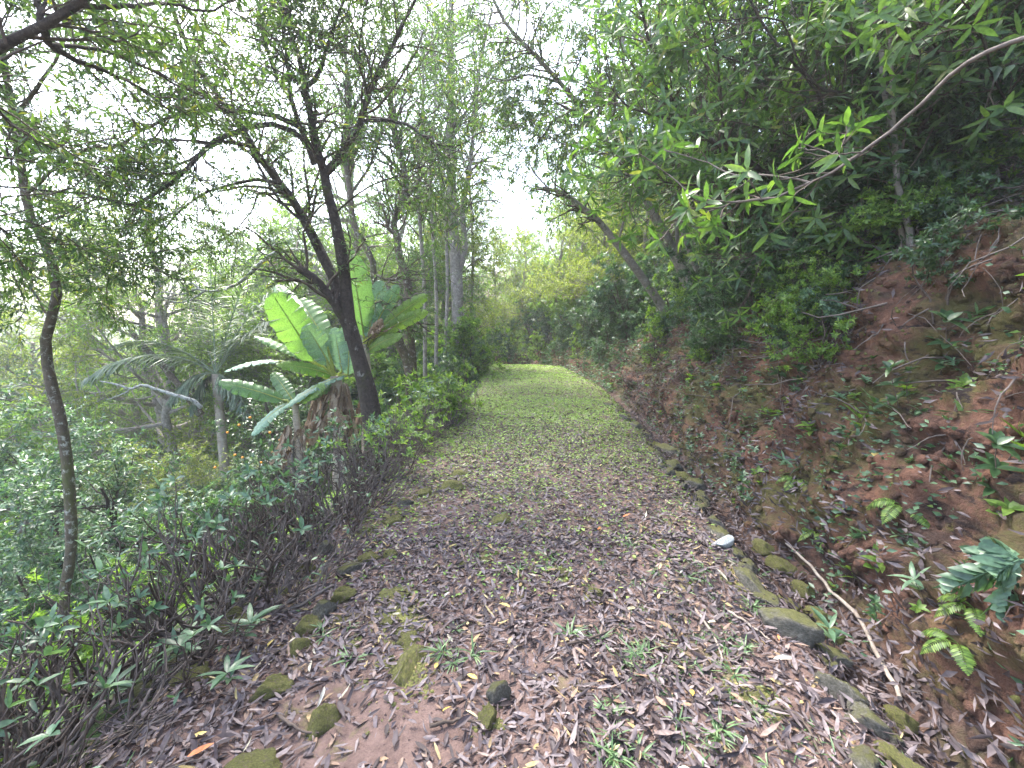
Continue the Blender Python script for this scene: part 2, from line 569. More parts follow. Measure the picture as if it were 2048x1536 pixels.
M_L_HILL = leaf_mat('hill_leaf', [(0.0, (0.04, 0.085, 0.028)), (0.6, (0.08, 0.15, 0.045)), (0.95, (0.14, 0.22, 0.06)), (1.0, (0.24, 0.24, 0.07))], 0.42, 0.4)
M_L_BANANA = leaf_mat('banana_leaf', [(0.0, (0.10, 0.19, 0.08)), (0.5, (0.14, 0.25, 0.085)), (1.0, (0.20, 0.32, 0.09))], 0.42, 0.38)
M_L_BANANA_B = leaf_mat('banana_leaf_underside', [(0.0, (0.10, 0.19, 0.13)), (1.0, (0.17, 0.28, 0.19))], 0.25, 0.45)
M_L_PALM = leaf_mat('palm_leaf', [(0.0, (0.05, 0.09, 0.05)), (0.6, (0.10, 0.15, 0.09)), (1.0, (0.2, 0.25, 0.16))], 0.25, 0.4)
M_GRASS = leaf_mat('grass_blade', [(0.0, (0.06, 0.12, 0.045)), (0.6, (0.11, 0.19, 0.08)), (1.0, (0.20, 0.29, 0.13))], 0.3, 0.45)
M_COVER = leaf_mat('creeping_cover', [(0.0, (0.12, 0.2, 0.04)), (0.6, (0.22, 0.34, 0.08)), (1.0, (0.33, 0.44, 0.13))], 0.3, 0.55)
M_FRUIT = surf_mat('orange_peel', [], (8.0, [(0.3, (0.6, 0.2, 0.02)), (0.7, (0.75, 0.32, 0.03))]), rough=0.45, bump=0.2)
M_DRYFRUIT = surf_mat('pod', [], (8.0, [(0.3, (0.02, 0.012, 0.01)), (0.7, (0.06, 0.03, 0.025))]), rough=0.7, bump=0.5)


# ------------------------------------------------------------------ terrain
_cy = [-40, -5, 0, 2, 4, 7, 10, 12.5, 16, 19, 22, 26, 32, 45, 80, 300]
_cx = [-1, -0.1, 0.0, 0.05, 0.23, 0.53, 0.74, 0.78, 0.48, 0.0, -0.9, -2.7, -6.2, -18, -40, -60]
_yy = np.arange(-60, 320, 0.25)
_cc = np.convolve(np.pad(np.interp(_yy, _cy, _cx), 4, mode='edge'), np.ones(9) / 9, mode='valid')


def cpath(y):
    return np.interp(y, _yy, _cc)


def bank_h(y):
    return np.interp(y, [-10, 0, 3, 5, 8, 12, 16, 20, 60], [2.4, 2.4, 2.4, 2.15, 1.7, 1.25, 0.95, 0.8, 0.7])


def ground(u, y):
    u, y = np.asarray(u, float), np.asarray(y, float)
    u, y = np.broadcast_arrays(u, y)
    H = bank_h(y)
    Rn = 0.52 * H + 0.12
    left = np.interp(u, [-130, -90, -55, -30, -18, -10, -6, -3.4, -2.5, -1.9, -1.55], [15, 9, 0, -7.5, -7.8, -5.6, -3.2, -1.25, -0.55, -0.12, 0.0])
    mid = np.interp(u, [-1.55, 0, 1.42, 1.58, 1.74, 1.88], [0.0, 0.03, 0.0, -0.12, -0.17, -0.12])
    tb = np.clip((u - 1.88) / Rn, 0, 1)
    prof = np.interp(tb, [0, 0.25, 0.55, 0.8, 1.0], [0, 0.32, 0.62, 0.92, 1.0])
    over = np.maximum(u - 1.88 - Rn, 0)
    hill = np.interp(over, [0, 12, 30, 60, 130], [0, 6.6, 12, 16, 18])
    z = np.where(u < -1.55, left, np.where(u < 1.88, mid, -0.12 + prof * (H + 0.12) + hill))
    x = cpath(y) + u
    far = np.clip(np.abs(u) / 6 - 1, 0, 3)
    z = z + np.interp(y, [0, 16.5, 19, 23, 30, 60, 140], [0, 0, -.16, -.6, -1.5, -3, -3])
    z = z + 0.018 * fbm(x, y, f=3.0, seed=3) + 0.035 * fbm(x, y, f=0.9, octv=2, seed=9) + far * 0.3 * fbm(x, y, f=0.12, octv=3, seed=5)
    # the cut bank is lumpy, with ledges
    bw = np.clip((u - 1.8) / 0.25, 0, 1) * np.clip((1.88 + Rn + 1.2 - u) / 1.2, 0, 1)
    d = 0.20 * fbm(x, y, z * 1.6, f=1.4, octv=4, seed=21) + 0.14 * np.abs(fbm(x * .6, y * .6, z * 2.6, f=3.2, octv=4, seed=31))
    d = d + 0.045 * fbm(x, y, z, f=7.0, octv=3, seed=33)
    x = x - bw * d * 0.9
    z = z + bw * d * 0.45
    return np.stack([x, y + 0 * z, z], -1)


def gnormal(u, y, e=0.02):
    a = ground(u + e, y) - ground(u - e, y)
    b = ground(u, y + e) - ground(u, y - e)
    return nrm(np.cross(a, b))


def on_ground(x, y):
    """ground height below a point of the plan"""
    return float(ground(x - cpath(y), y)[2])


def px_ground(x, y, zoff=0.0):
    """(u, Y) where the sight line through photo pixel x, y meets the ground"""
    a, b = (x - CX) / F_PX, (CY - y) / F_PX
    ds = np.linspace(0.8, 60, 3000)
    dy = math.cos(PITCH) + b * math.sin(PITCH)
    dz = -math.sin(PITCH) + b * math.cos(PITCH)
    X, Y, Z = a * ds, dy * ds, EYE + dz * ds
    g = ground(X - cpath(Y), Y)[:, 2] + zoff
    k = int(np.argmax(Z < g))
    return float(X[k] - cpath(Y[k])), float(Y[k])


def grid_sheet(name, us, ys, mat):
    U, Y = np.meshgrid(us, ys)
    V = ground(U, Y)
    h, w = U.shape
    idx = np.arange(h * w).reshape(h, w)
    q = np.stack([idx[:-1, :-1], idx[:-1, 1:], idx[1:, 1:], idx[1:, :-1]], -1).reshape(-1, 4)
    mb = MB()
    mb.add(V.reshape(-1, 3), quads=q)
    return struct(mb.obj(name, mat))


ys = np.concatenate([np.arange(-14, 0.8, 0.4), np.arange(0.8, 6, 0.028), np.arange(6, 12, 0.07), np.arange(12, 26, 0.18), np.arange(26, 60, 0.8), np.arange(60, 141, 8)])
grid_sheet('path', np.linspace(-1.62, 1.5, 90), ys, M_PATH)
grid_sheet('ditch', np.linspace(1.5, 1.9, 12), ys, M_HILL)
grid_sheet('earth_bank', np.concatenate([np.arange(1.9, 4.0, 0.026), [4.0]]), ys, M_BANK)
grid_sheet('hillside', np.concatenate([np.arange(4.0, 8, 0.15), np.arange(8, 30, 0.8), np.arange(30, 121, 10)]), ys, M_HILL)
grid_sheet('valley_slope', np.concatenate([np.arange(-120, -30, 10), np.arange(-30, -8, 0.8), np.arange(-8, -3, 0.15), np.arange(-3, -1.65, 0.05), [-1.62]]), ys, M_VALLEY)


# ------------------------------------------------------------------ hand placed trees
def limb(pts, n=14, wig=0.0):
    return resample(np.array([px(*p) for p in pts]), n, wig)


def hand_tree(name, label, cat, trunk, tr, limbs, bark, twigs, leafm, leaf, base_drop=True, group=None, twig_bark=None, seed=1, n1=60, n2=260, l1=(0.5, 1.1), l2=(0.2, 0.5), per=12,
              flat=0.4, up=0.02, droop=0.1, ang=0.9, kind='q4', tstart=0.45, inner=0.25):
    """trunk: photo waypoints; limbs: [(waypoints, r0, r1)]; then two orders of twigs that carry the leaves"""
    rng = np.random.default_rng(seed)
    W = [px(*p) for p in trunk]
    if base_drop:
        b = W[0].copy()
        b[2] = on_ground(b[0], b[1]) - 0.1
        if b[2] < W[0][2] - 0.05:
            W = [b] + W
    root_p = W[0].copy()
    T = resample(W, 30, 0.0)
    root = thing(name, label, cat, tuple(root_p), group)
    rt = np.interp(np.linspace(0, 1, 30), np.linspace(0, 1, len(tr)), tr)
    rt[0] *= 1.25
    mb = MB()
    tubes(mb, (T - root_p)[None], rt[None], 12, rough=0.05)
    mb.obj('trunk', bark, root)
    allP, allR = [resample(T[int(30 * tstart):], 14)], [np.interp(np.linspace(0, 1, 14), np.linspace(0, 1, 30 - int(30 * tstart)), rt[int(30 * tstart):])]
    for pts, r0, r1 in limbs:
        Q = limb(pts, 16, 0.004)
        rr = np.linspace(r0, r1, 16)
        m2 = MB()
        tubes(m2, (Q - root_p)[None], rr[None], 8, rough=0.06)
        m2.obj('branch', bark, root)
        allP.append(resample(Q, 14))
        allR.append(np.linspace(r0, r1, 14))
    P0, R0 = np.array(allP), np.array(allR)
    P1, R1 = spawn(P0, R0, n1, inner, 1.0, ang, l1, 7, 0.2, up, flat, 0.45, 0.35, rng)
    R1 = np.clip(R1, 0.004, 0.02)
    P2, R2 = spawn(P1, R1, n2, 0.2, 1.0, 0.9, l2, 5, 0.22, up * 0.5, flat, 0.6, 0.4, rng)
    R2 = np.clip(R2, 0.0022, 0.006)
    mt = MB()
    tubes(mt, P1 - root_p, R1, 4)
    tubes(mt, P2 - root_p, R2, 3)
    mt.obj('twigs', twig_bark or M_TWIG, root, stuff=True)
    ml = MB()
    PP = P2 - root_p
    twig_leaves(ml, PP, per, *leaf, kind=kind, out=0.85, droop=droop, rng=rng)
    ml.obj('crown', leafm, root, stuff=True)
    return root


FINE = ((0.04, 0.105), (0.012, 0.025))

# the main forked tree left of the path
hand_tree('forked_tree', 'dark forked tree with several leaning stems behind the hedge, beside the banana plants', 'tree',
          [(748, 870, 6.1), (738, 800, 6.1), (725, 745, 6.08), (710, 690, 6.05), (698, 640, 6.0), (690, 560, 5.95), (682, 500, 5.9), (668, 430, 5.9), (655, 385, 5.9), (649, 345, 5.9), (634, 300, 5.8), (625, 250, 5.7), (616, 205, 5.7), (607, 165, 5.6),
           (600, 120, 5.5), (575, 50, 5.3), (560, -30, 5.2)],
          [0.16, 0.145, 0.14, 0.13, 0.115, 0.10, 0.09, 0.08, 0.075, 0.072, 0.06, 0.055, 0.05, 0.04, 0.03, 0.02, 0.012],
          [
              ([(703, 680, 6.0), (685, 612, 6.0), (662, 548, 6.1), (640, 500, 6.2), (614, 452, 6.2), (588, 402, 6.2), (556, 362, 6.2), (528, 330, 6.1), (502, 288, 6.0), (480, 250, 6.0), (440, 196, 5.8), (400, 140, 5.5), (360, 60, 5.2), (330, -30, 5.0)], 0.085, 0.018),
              ([(694, 655, 6.0), (672, 612, 5.9), (652, 585, 5.85), (632, 560, 5.8), (612, 545, 5.8), (600, 538, 5.8)], 0.062, 0.05),
              ([(652, 345, 5.9), (676, 316, 5.9), (700, 278, 5.8), (722, 245, 5.8), (735, 195, 5.7), (765, 130, 5.6), (795, 70, 5.5), (840, -20, 5.3)], 0.055, 0.015),
              ([(728, 242, 5.8), (770, 240, 5.8), (815, 250, 5.7), (850, 275, 5.6), (880, 292, 5.6), (920, 290, 5.5), (965, 262, 5.3)], 0.024, 0.008),
              ([(610, 175, 5.6), (636, 150, 5.6), (655, 90, 5.6), (672, 40, 5.5), (700, -30, 5.4)], 0.03, 0.01),
              ([(628, 330, 5.9), (604, 262, 5.8), (582, 202, 5.7), (548, 140, 5.6), (530, 80, 5.5), (515, 10, 5.4), (505, -40, 5.3)], 0.035, 0.012),
              ([(582, 202, 5.7), (575, 130, 5.6), (566, 60, 5.5), (556, -20, 5.4)], 0.022, 0.01),
              ([(612, 262, 5.8), (560, 234, 5.6), (490, 224, 5.4), (420, 219, 5.2), (345, 232, 5.0), (285, 262, 4.9), (225, 295, 4.8), (150, 300, 4.7)], 0.032, 0.008),
              ([(622, 292, 5.8), (565, 250, 5.6), (505, 254, 5.4), (435, 278, 5.2), (395, 315, 5.0), (340, 368, 4.9), (290, 400, 4.8), (247, 415, 4.8), (200, 392, 4.7), (100, 382, 4.6), (-20, 370, 4.4)], 0.034, 0.008),
              ([(505, 292, 6.0), (440, 284, 5.9), (380, 320, 5.8), (300, 345, 5.7), (220, 350, 5.6)], 0.024, 0.007),
              ([(560, 366, 6.1), (510, 360, 6.1), (450, 372, 6.0), (400, 392, 6.0), (350, 430, 6.0), (320, 470, 6.0), (270, 510, 6.0)], 0.024, 0.006),
              ([(585, 400, 6.2), (520, 385, 6.3), (505, 420, 6.4), (470, 460, 6.4), (420, 495, 6.4)], 0.016, 0.005),
              ([(640, 500, 6.1), (625, 460, 5.9), (560, 400, 5.8), (500, 300, 5.7), (470, 240, 5.5), (390, 170, 5.2), (300, 110, 4.9), (210, 80, 4.6)], 0.022, 0.008),
              ([(440, 196, 5.8), (380, 110, 5.5), (320, 60, 5.2), (280, -20, 5.0)], 0.02, 0.008),
              ([(735, 195, 5.7), (720, 120, 5.6), (725, 50, 5.5), (740, -20, 5.4)], 0.018, 0.007),
              ([(668, 430, 5.9), (700, 400, 5.7), (740, 372, 5.5), (800, 350, 5.3), (850, 330, 5.1)], 0.012, 0.005),
          ], M_BARK_DARK, 3, M_L_MAIN, FINE, inner=0.34, seed=5, n1=330, n2=2300, l1=(0.4, 1.2), l2=(0.18, 0.5), per=12, flat=0.5, up=-0.01, tstart=0.5, kind='q2')

# lichen covered bough that hangs out of the trees in front of the palm
hand_tree('lichen_bough_tree', 'pale lichen covered bough reaching left in front of the palm from behind the forked tree', 'tree',
          [(742, 830, 6.7), (714, 700, 6.7), (696, 610, 6.8), (668, 545, 6.9), (625, 508, 7.0), (588, 500, 7.1), (548, 506, 7.2), (520, 528, 7.3), (495, 552, 7.3), (468, 572, 7.2), (430, 584, 7.2), (400, 576, 7.2), (372, 590, 7.1), (335, 584, 7.0), (300, 588, 7.0)],
          [0.07, 0.06, 0.055, 0.05, 0.046, 0.044, 0.042, 0.04, 0.036, 0.034, 0.028, 0.02, 0.012, 0.006],
          [([(398, 578, 7.2), (384, 566, 7.2), (360, 586, 7.1), (320, 600, 7.0)], 0.02, 0.006), ([(410, 582, 7.2), (370, 604, 7.1), (330, 600, 7.0)], 0.02, 0.006)],
          M_BARK_LICHEN, 2, M_L_MAIN, FINE, seed=6, n1=14, n2=60, l1=(0.2, 0.5), l2=(0.1, 0.3), per=6, twig_bark=M_TWIG_PALE, kind='q2')

# crooked pale trunk by the left edge
hand_tree('crooked_tree', 'crooked pale trunk patched with moss and lichen standing left of the hedge', 'tree',
          [(128, 1215, 4.5), (142, 1110, 4.5), (140, 1000, 4.5), (132, 905, 4.5), (118, 825, 4.5), (99, 755, 4.5), (91, 690, 4.5), (97, 650, 4.5), (114, 605, 4.5), (108, 545, 4.5), (95, 500, 4.5), (76, 460, 4.5), (56, 420, 4.5), (42, 330, 4.5), (30, 240, 4.4), (8, 130, 4.3), (-10, 20, 4.2)],
          [0.055, 0.052, 0.05, 0.048, 0.047, 0.052, 0.048, 0.047, 0.051, 0.043, 0.041, 0.04, 0.036, 0.033, 0.029, 0.024, 0.016],
          [([(104, 512, 4.5), (60, 515, 4.4), (20, 535, 4.3), (-40, 545, 4.2)], 0.016, 0.006), ([(106, 520, 4.5), (150, 500, 4.4), (200, 515, 4.3), (250, 510, 4.2)], 0.014, 0.005),
           ([(100, 640, 4.5), (70, 590, 4.6), (40, 540, 4.7), (0, 520, 4.8)], 0.01, 0.005), ([(48, 390, 4.5), (95, 350, 4.5), (140, 310, 4.4), (200, 290, 4.3)], 0.02, 0.006),
           ([(36, 300, 4.5), (-10, 240, 4.4), (-60, 190, 4.3)], 0.02, 0.006), ([(30, 240, 4.4), (70, 180, 4.3), (110, 120, 4.2), (150, 40, 4.0)], 0.02, 0.006)],
          M_BARK_MOSS, 2, M_L_MAIN, FINE, seed=8, n1=120, n2=650, l1=(0.3, 0.8), l2=(0.15, 0.4), per=13, tstart=0.75, flat=0.4, kind='q2')

# thick bough over the top left corner, from a tree beside the camera
hand_tree('overhanging_tree', 'tree beside the path whose thick dark bough crosses the top left corner', 'tree',
          [(-420, 700, 2.2), (-300, 420, 2.3), (-160, 220, 2.4), (-60, 130, 2.45), (0, 92, 2.5), (50, 72, 2.5), (85, 52, 2.5), (118, 30, 2.55), (170, 0, 2.6), (240, -50, 2.6), (360, -100, 2.7)],
          [0.12, 0.10, 0.07, 0.05, 0.042, 0.038, 0.034, 0.028, 0.024, 0.02, 0.012],
          [([(84, 55, 2.5), (96, 85, 2.6), (120, 105, 2.7), (155, 122, 2.8), (220, 145, 3.0), (290, 185, 3.2), (350, 230, 3.4)], 0.02, 0.006),
           ([(84, 55, 2.5), (80, 20, 2.5), (70, -30, 2.5)], 0.018, 0.008), ([(150, 10, 2.6), (240, 15, 2.8), (330, 5, 3.0), (420, 22, 3.2), (480, -10, 3.3)], 0.014, 0.005),
           ([(100, 90, 2.6), (200, 100, 3.0), (300, 140, 3.4), (400, 190, 3.8), (480, 215, 4.1)], 0.012, 0.005), ([(-60, 130, 2.45), (-20, 200, 2.7), (40, 260, 3.0), (110, 300, 3.3)], 0.016, 0.006),
           ([(-160, 220, 2.4), (-100, 330, 2.6), (-40, 420, 2.9), (20, 470, 3.2)], 0.016, 0.006)],
          M_BARK_DARK, 2, M_L_MAIN, FINE, seed=9, n1=120, n2=600, l1=(0.3, 0.8), l2=(0.15, 0.4), per=12, tstart=0.35, flat=0.5, kind='q4')

# mossy contorted tree and the tall straight one beyond the banana
hand_tree('contorted_tree', 'contorted mossy dark tree with bent trunk behind the right banana plant', 'tree',
          [(826, 760, 9.6), (822, 700, 9.6), (815, 640, 9.6), (818, 590, 9.6), (812, 552, 9.6), (800, 522, 9.6), (795, 480, 9.6), (786, 455, 9.6), (796, 420, 9.6), (812, 380, 9.6), (806, 330, 9.6), (790, 270, 9.6), (780, 180, 9.5), (770, 80, 9.5), (760, -20, 9.4)],
          [0.11, 0.105, 0.10, 0.10, 0.10, 0.095, 0.08, 0.07, 0.07, 0.065, 0.06, 0.05, 0.04, 0.03, 0.02],
          [([(795, 478, 9.6), (778, 456, 9.6), (770, 430, 9.6), (760, 400, 9.5)], 0.035, 0.012), ([(800, 420, 9.6), (840, 360, 9.5), (880, 300, 9.4), (900, 220, 9.3)], 0.03, 0.01),
           ([(808, 350, 9.6), (760, 300, 9.5), (720, 240, 9.4), (700, 160, 9.3)], 0.03, 0.01), ([(780, 200, 9.5), (840, 130, 9.4), (880, 60, 9.3)], 0.03, 0.01)],
          M_BARK_MOSS, 2, M_L_HILL, FINE, seed=10, n1=150, n2=650, l1=(0.5, 1.3), l2=(0.25, 0.6), per=11, tstart=0.3, flat=0.7, kind='q2')
hand_tree('tall_tree', 'tall straight grey trunk beside the left edge of the path in the distance', 'tree',
          [(918, 740, 14), (916, 650, 14), (913, 560, 14), (908, 480, 14), (905, 400, 14), (900, 300, 14), (905, 200, 14), (900, 80, 14), (905, -40, 14)],
          [0.21, 0.19, 0.19, 0.17, 0.14, 0.13, 0.11, 0.09, 0.06],
          [([(912, 560, 14), (930, 500, 14), (925, 420, 13.9), (940, 330, 13.8), (950, 240, 13.7), (960, 120, 13.6), (985, 20, 13.5)], 0.10, 0.03), ([(903, 400, 14), (870, 340, 13.8), (850, 260, 13.6), (840, 160, 13.4)], 0.05, 0.02),
           ([(905, 260, 14), (950, 200, 13.8), (1000, 130, 13.6), (1020, 60, 13.3)], 0.04, 0.015), ([(903, 150, 14), (860, 90, 13.6), (830, 20, 13.4)], 0.04, 0.015), ([(928, 470, 14), (965, 420, 13.8), (985, 380, 13.6)], 0.025, 0.01)],
          M_BARK_PALE, 2, M_L_HILL, ((0.07, 0.12), (0.02, 0.035)), seed=12, n1=220, n2=950, l1=(0.7, 1.9), l2=(0.3, 0.9), per=12, tstart=0.25, flat=0.8, up=-0.02, kind='q2')
hand_tree('leaning_mossy_tree', 'leaning brown mossy trunk seen between the two banana plants', 'tree',
          [(820, 745, 9.0), (800, 690, 9.0), (775, 630, 9.0), (750, 580, 9.0), (745, 520, 9.0), (722, 480, 9.0), (705, 440, 9.0), (700, 380, 9.0), (690, 300, 9.0), (700, 200, 8.9), (690, 100, 8.8), (700, 0, 8.7)],
          [0.12, 0.12, 0.11, 0.10, 0.07, 0.06, 0.06, 0.055, 0.05, 0.04, 0.03, 0.02],
          [([(752, 585, 9.0), (775, 575, 8.9), (790, 610, 8.8), (800, 640, 8.7)], 0.06, 0.04), ([(700, 390, 9.0), (740, 330, 8.9), (770, 250, 8.8), (800, 200, 8.7)], 0.03, 0.01), ([(742, 545, 9.0), (780, 560, 8.9), (815, 545, 8.8)], 0.035, 0.02)],
          M_BARK_MOSS, 2, M_L_HILL, FINE, seed=13, n1=110, n2=600, l1=(0.5, 1.2), l2=(0.25, 0.6), per=11, tstart=0.5, flat=0.7, kind='q2')
for i, (x0, x1, Yd, lab) in enumerate([(872, 866, 12.0, 'thin pole-like stem left of the tall grey trunk'), (888, 893, 13.0, 'thin bare stem closest to the left side of the tall grey trunk'),
                                       (850, 842, 11.0, 'thin pale stem just right of the contorted mossy tree'), (935, 945, 17.0, 'thin stem just right of the tall grey trunk')]):
    hand_tree('thin_tree', lab, 'tree', [(x0, 745, Yd), ((x0 + x1) / 2 + 4, 600, Yd), (x1, 480, Yd), (x1 - 6, 350, Yd), (x1 + 5, 200, Yd), (x1, 60, Yd)], [0.055, 0.05, 0.045, 0.04, 0.03, 0.02],
              [], M_BARK_PALE, 2, M_L_HILL, ((0.06, 0.11), (0.018, 0.03)), seed=20 + i, n1=55, n2=260, l1=(0.4, 1.1), l2=(0.2, 0.6), per=10, tstart=0.3, flat=0.8, kind='q2')

# right of the path: leaning stems that rise from the bank
hand_tree('leaning_tree', 'straight pale trunk leaning left from the top of the red bank over the path', 'tree',
          [(1368, 705, 9.5), (1352, 668, 9.5), (1322, 610, 9.5), (1276, 544, 9.4), (1235, 488, 9.3), (1195, 440, 9.2), (1169, 419, 9.1), (1128, 388, 9.0), (1085, 375, 8.9)],
          [0.10, 0.095, 0.09, 0.085, 0.08, 0.07, 0.06, 0.045, 0.03],
          [([(1100, 380, 9.0), (1065, 340, 8.9), (1050, 300, 8.8), (1010, 260, 8.7)], 0.02, 0.008), ([(1110, 383, 9.0), (1115, 330, 8.9), (1135, 270, 8.8)], 0.015, 0.006), ([(1235, 488, 9.3), (1250, 420, 9.2), (1235, 350, 9.1)], 0.03, 0.01)],
          M_BARK_PALE, 2, M_L_HILL, ((0.08, 0.14), (0.02, 0.032)), seed=31, n1=60, n2=260, l1=(0.4, 1.0), l2=(0.2, 0.5), per=11, tstart=0.5, kind='q2')
hand_tree('slanting_tree', 'long slender pale stem slanting up left across the sky above the path', 'tree',
          [(1420, 640, 8.5), (1370, 540, 8.4), (1310, 430, 8.2), (1235, 315, 8.0), (1180, 240, 7.8), (1120, 165, 7.5), (1060, 100, 7.2), (1010, 45, 7.0), (975, -30, 6.8)],
          [0.075, 0.07, 0.065, 0.055, 0.048, 0.042, 0.035, 0.028, 0.018],
          [([(1120, 165, 7.5), (1060, 150, 7.3), (1010, 160, 7.1), (960, 150, 6.9)], 0.02, 0.007), ([(1180, 240, 7.8), (1200, 150, 7.6), (1190, 60, 7.4), (1200, -20, 7.2)], 0.022, 0.008),
           ([(1060, 100, 7.2), (1080, 40, 7.1), (1120, -20, 7.0)], 0.018, 0.007), ([(1235, 315, 8.0), (1170, 300, 7.8), (1110, 280, 7.6), (1080, 240, 7.5)], 0.018, 0.006),
           ([(1150, 200, 7.7), (1100, 210, 7.6), (1040, 200, 7.4), (990, 220, 7.3)], 0.014, 0.006)],
          M_BARK_PALE, 2, M_L_MAIN, ((0.08, 0.13), (0.018, 0.028)), seed=32, n1=130, n2=620, l1=(0.4, 1.1), l2=(0.2, 0.5), per=12, tstart=0.4, flat=0.8, up=-0.05, droop=0.5, kind='q2')
for i, (pts, rr, lab) in enumerate([
    ([(1432, 640, 8.0), (1408, 570, 8.0), (1385, 520, 8.0), (1358, 430, 7.9), (1345, 330, 7.8), (1330, 200, 7.7), (1300, 60, 7.5)], [0.045, 0.042, 0.04, 0.036, 0.03, 0.02, 0.012], 'slim whitish stem just right of the leaning trunk'),
    ([(1400, 640, 8.4), (1375, 560, 8.4), (1355, 480, 8.3), (1350, 380, 8.2), (1320, 280, 8.0), (1290, 160, 7.8)], [0.04, 0.038, 0.034, 0.03, 0.022, 0.012], 'slim pale stem forked beside the whitish one on the bank'),
    ([(1640, 560, 5.6), (1600, 450, 5.6), (1560, 330, 5.5), (1530, 200, 5.4), (1480, 60, 5.3), (1450, -60, 5.2)], [0.045, 0.042, 0.036, 0.03, 0.022, 0.014], 'grey sapling leaning left in the middle of the right slope'),
    ([(1790, 520, 5.2), (1760, 400, 5.2), (1745, 280, 5.1), (1720, 150, 5.0), (1690, 0, 5.0)], [0.05, 0.045, 0.04, 0.032, 0.02], 'grey stem left of the mottled twin trunks on the slope'),
    ([(1905, 480, 5.2), (1880, 380, 5.2), (1850, 250, 5.1), (1820, 120, 5.0), (1800, -20, 5.0)], [0.07, 0.065, 0.06, 0.05, 0.04], 'dark slanted stem behind the mottled trunk'),
    ([(1490, 640, 6.6), (1450, 540, 6.6), (1425, 440, 6.5), (1400, 330, 6.4), (1370, 200, 6.3)], [0.03, 0.028, 0.025, 0.02, 0.012], 'thin dark sapling above the red bare patch of bank'),
    ([(1580, 660, 5.8), (1545, 560, 5.8), (1500, 470, 5.7), (1470, 360, 5.6), (1460, 250, 5.5)], [0.026, 0.024, 0.02, 0.016, 0.01], 'thin crooked sapling over the dark fern clump'),
]):
    hand_tree('sapling', lab, 'tree', pts, rr, [], M_BARK_PALE if i < 5 else M_BARK_DARK, 2, M_L_DARK if i > 1 else M_L_HILL, ((0.08, 0.14), (0.024, 0.04)), seed=40 + i,
              n1=60, n2=260, l1=(0.3, 0.9), l2=(0.15, 0.45), per=9, tstart=0.35, flat=0.8, kind='q4')
hand_tree('mottled_tree', 'stout mottled trunk leaning at the right edge, highest on the slope', 'tree',
          [(2075, 470, 4.6), (2035, 430, 4.6), (1990, 370, 4.6), (1955, 300, 4.6), (1925, 215, 4.5), (1900, 120, 4.5), (1890, 40, 4.4), (1880, -60, 4.3)],
          [0.13, 0.115, 0.10, 0.095, 0.09, 0.085, 0.08, 0.06],
          [([(1925, 215, 4.5), (1960, 120, 4.4), (2000, 20, 4.3)], 0.05, 0.02), ([(1955, 300, 4.6), (1880, 290, 4.4), (1800, 300, 4.2), (1700, 330, 4.0)], 0.02, 0.008)],
          M_BARK_PALE, 2, M_L_DARK, ((0.10, 0.17), (0.03, 0.05)), seed=51, n1=90, n2=420, l1=(0.3, 0.9), l2=(0.15, 0.45), per=9, tstart=0.4, flat=0.8, kind='q4')


# whorled, large-leaved boughs of the near right hand trees
def whorl_tree(name, label, trunk, tr, limbs, bark, leafm, L, W, seed, n1, n2, per=7, l1=(0.3, 0.8), l2=(0.12, 0.35), base_drop=True, kind='q8', cat='tree', spread=1.25, bend=0.35):
    rng = np.random.default_rng(seed)
    Wp = [px(*p) for p in trunk]
    if base_drop:
        b = Wp[0].copy()
        b[2] = on_ground(b[0], b[1]) - 0.1
        if b[2] < Wp[0][2] - 0.05:
            Wp = [b] + Wp
    rp = Wp[0].copy()
    T = resample(Wp, 40, 0.004, rng)
    rt = np.interp(np.linspace(0, 1, 40), np.linspace(0, 1, len(tr)), tr)
    root = thing(name, label, cat, tuple(rp))
    mb = MB()
    tubes(mb, (T - rp)[None], rt[None], 10, rough=0.05)
    mb.obj('trunk', bark, root)
    aP, aR = [resample(T[16:], 14)], [np.linspace(rt[16], rt[-1], 14)]
    for pts, r0, r1 in limbs:
        Q = limb(pts, 14, 0.004)
        m2 = MB()
        tubes(m2, (Q - rp)[None], np.linspace(r0, r1, 14)[None], 7, rough=0.06)
        m2.obj('branch', bark, root)
        aP.append(Q)
        aR.append(np.linspace(r0, r1, 14))
    P0, R0 = np.array(aP), np.array(aR)
    P1, R1 = spawn(P0, R0, n1, 0.15, 1.0, 0.9, l1, 6, 0.15, 0.04, 0.7, 0.5, 0.4, rng)
    R1 = np.clip(R1, 0.004, 0.012)
    P2, R2 = spawn(P1, R1, n2, 0.3, 1.0, 0.7, l2, 4, 0.15, 0.06, 0.8, 0.7, 0.6, rng)
    R2 = np.clip(R2, 0.0025, 0.005)
    mt = MB()
    tubes(mt, P1 - rp, R1, 4)
    tubes(mt, P2 - rp, R2, 3)
    mt.obj('twigs', M_TWIG, root, stuff=True)
    ml = MB()
    ends = np.concatenate([P1[:, -1], P2[:, -1]]) - rp
    dirs = np.concatenate([P1[:, -1] - P1[:, -2], P2[:, -1] - P2[:, -2]])
    rosettes(ml, ends, dirs, per - 1, L, W, kind, spread, bend, rng=rng)
    twig_leaves(ml, P2, 3, (L[0] * .7, L[1]), (W[0] * .8, W[1]), kind, droop=.35, bend=.35, rng=rng)
    ml.obj('crown', leafm, root, stuff=True)
    return root


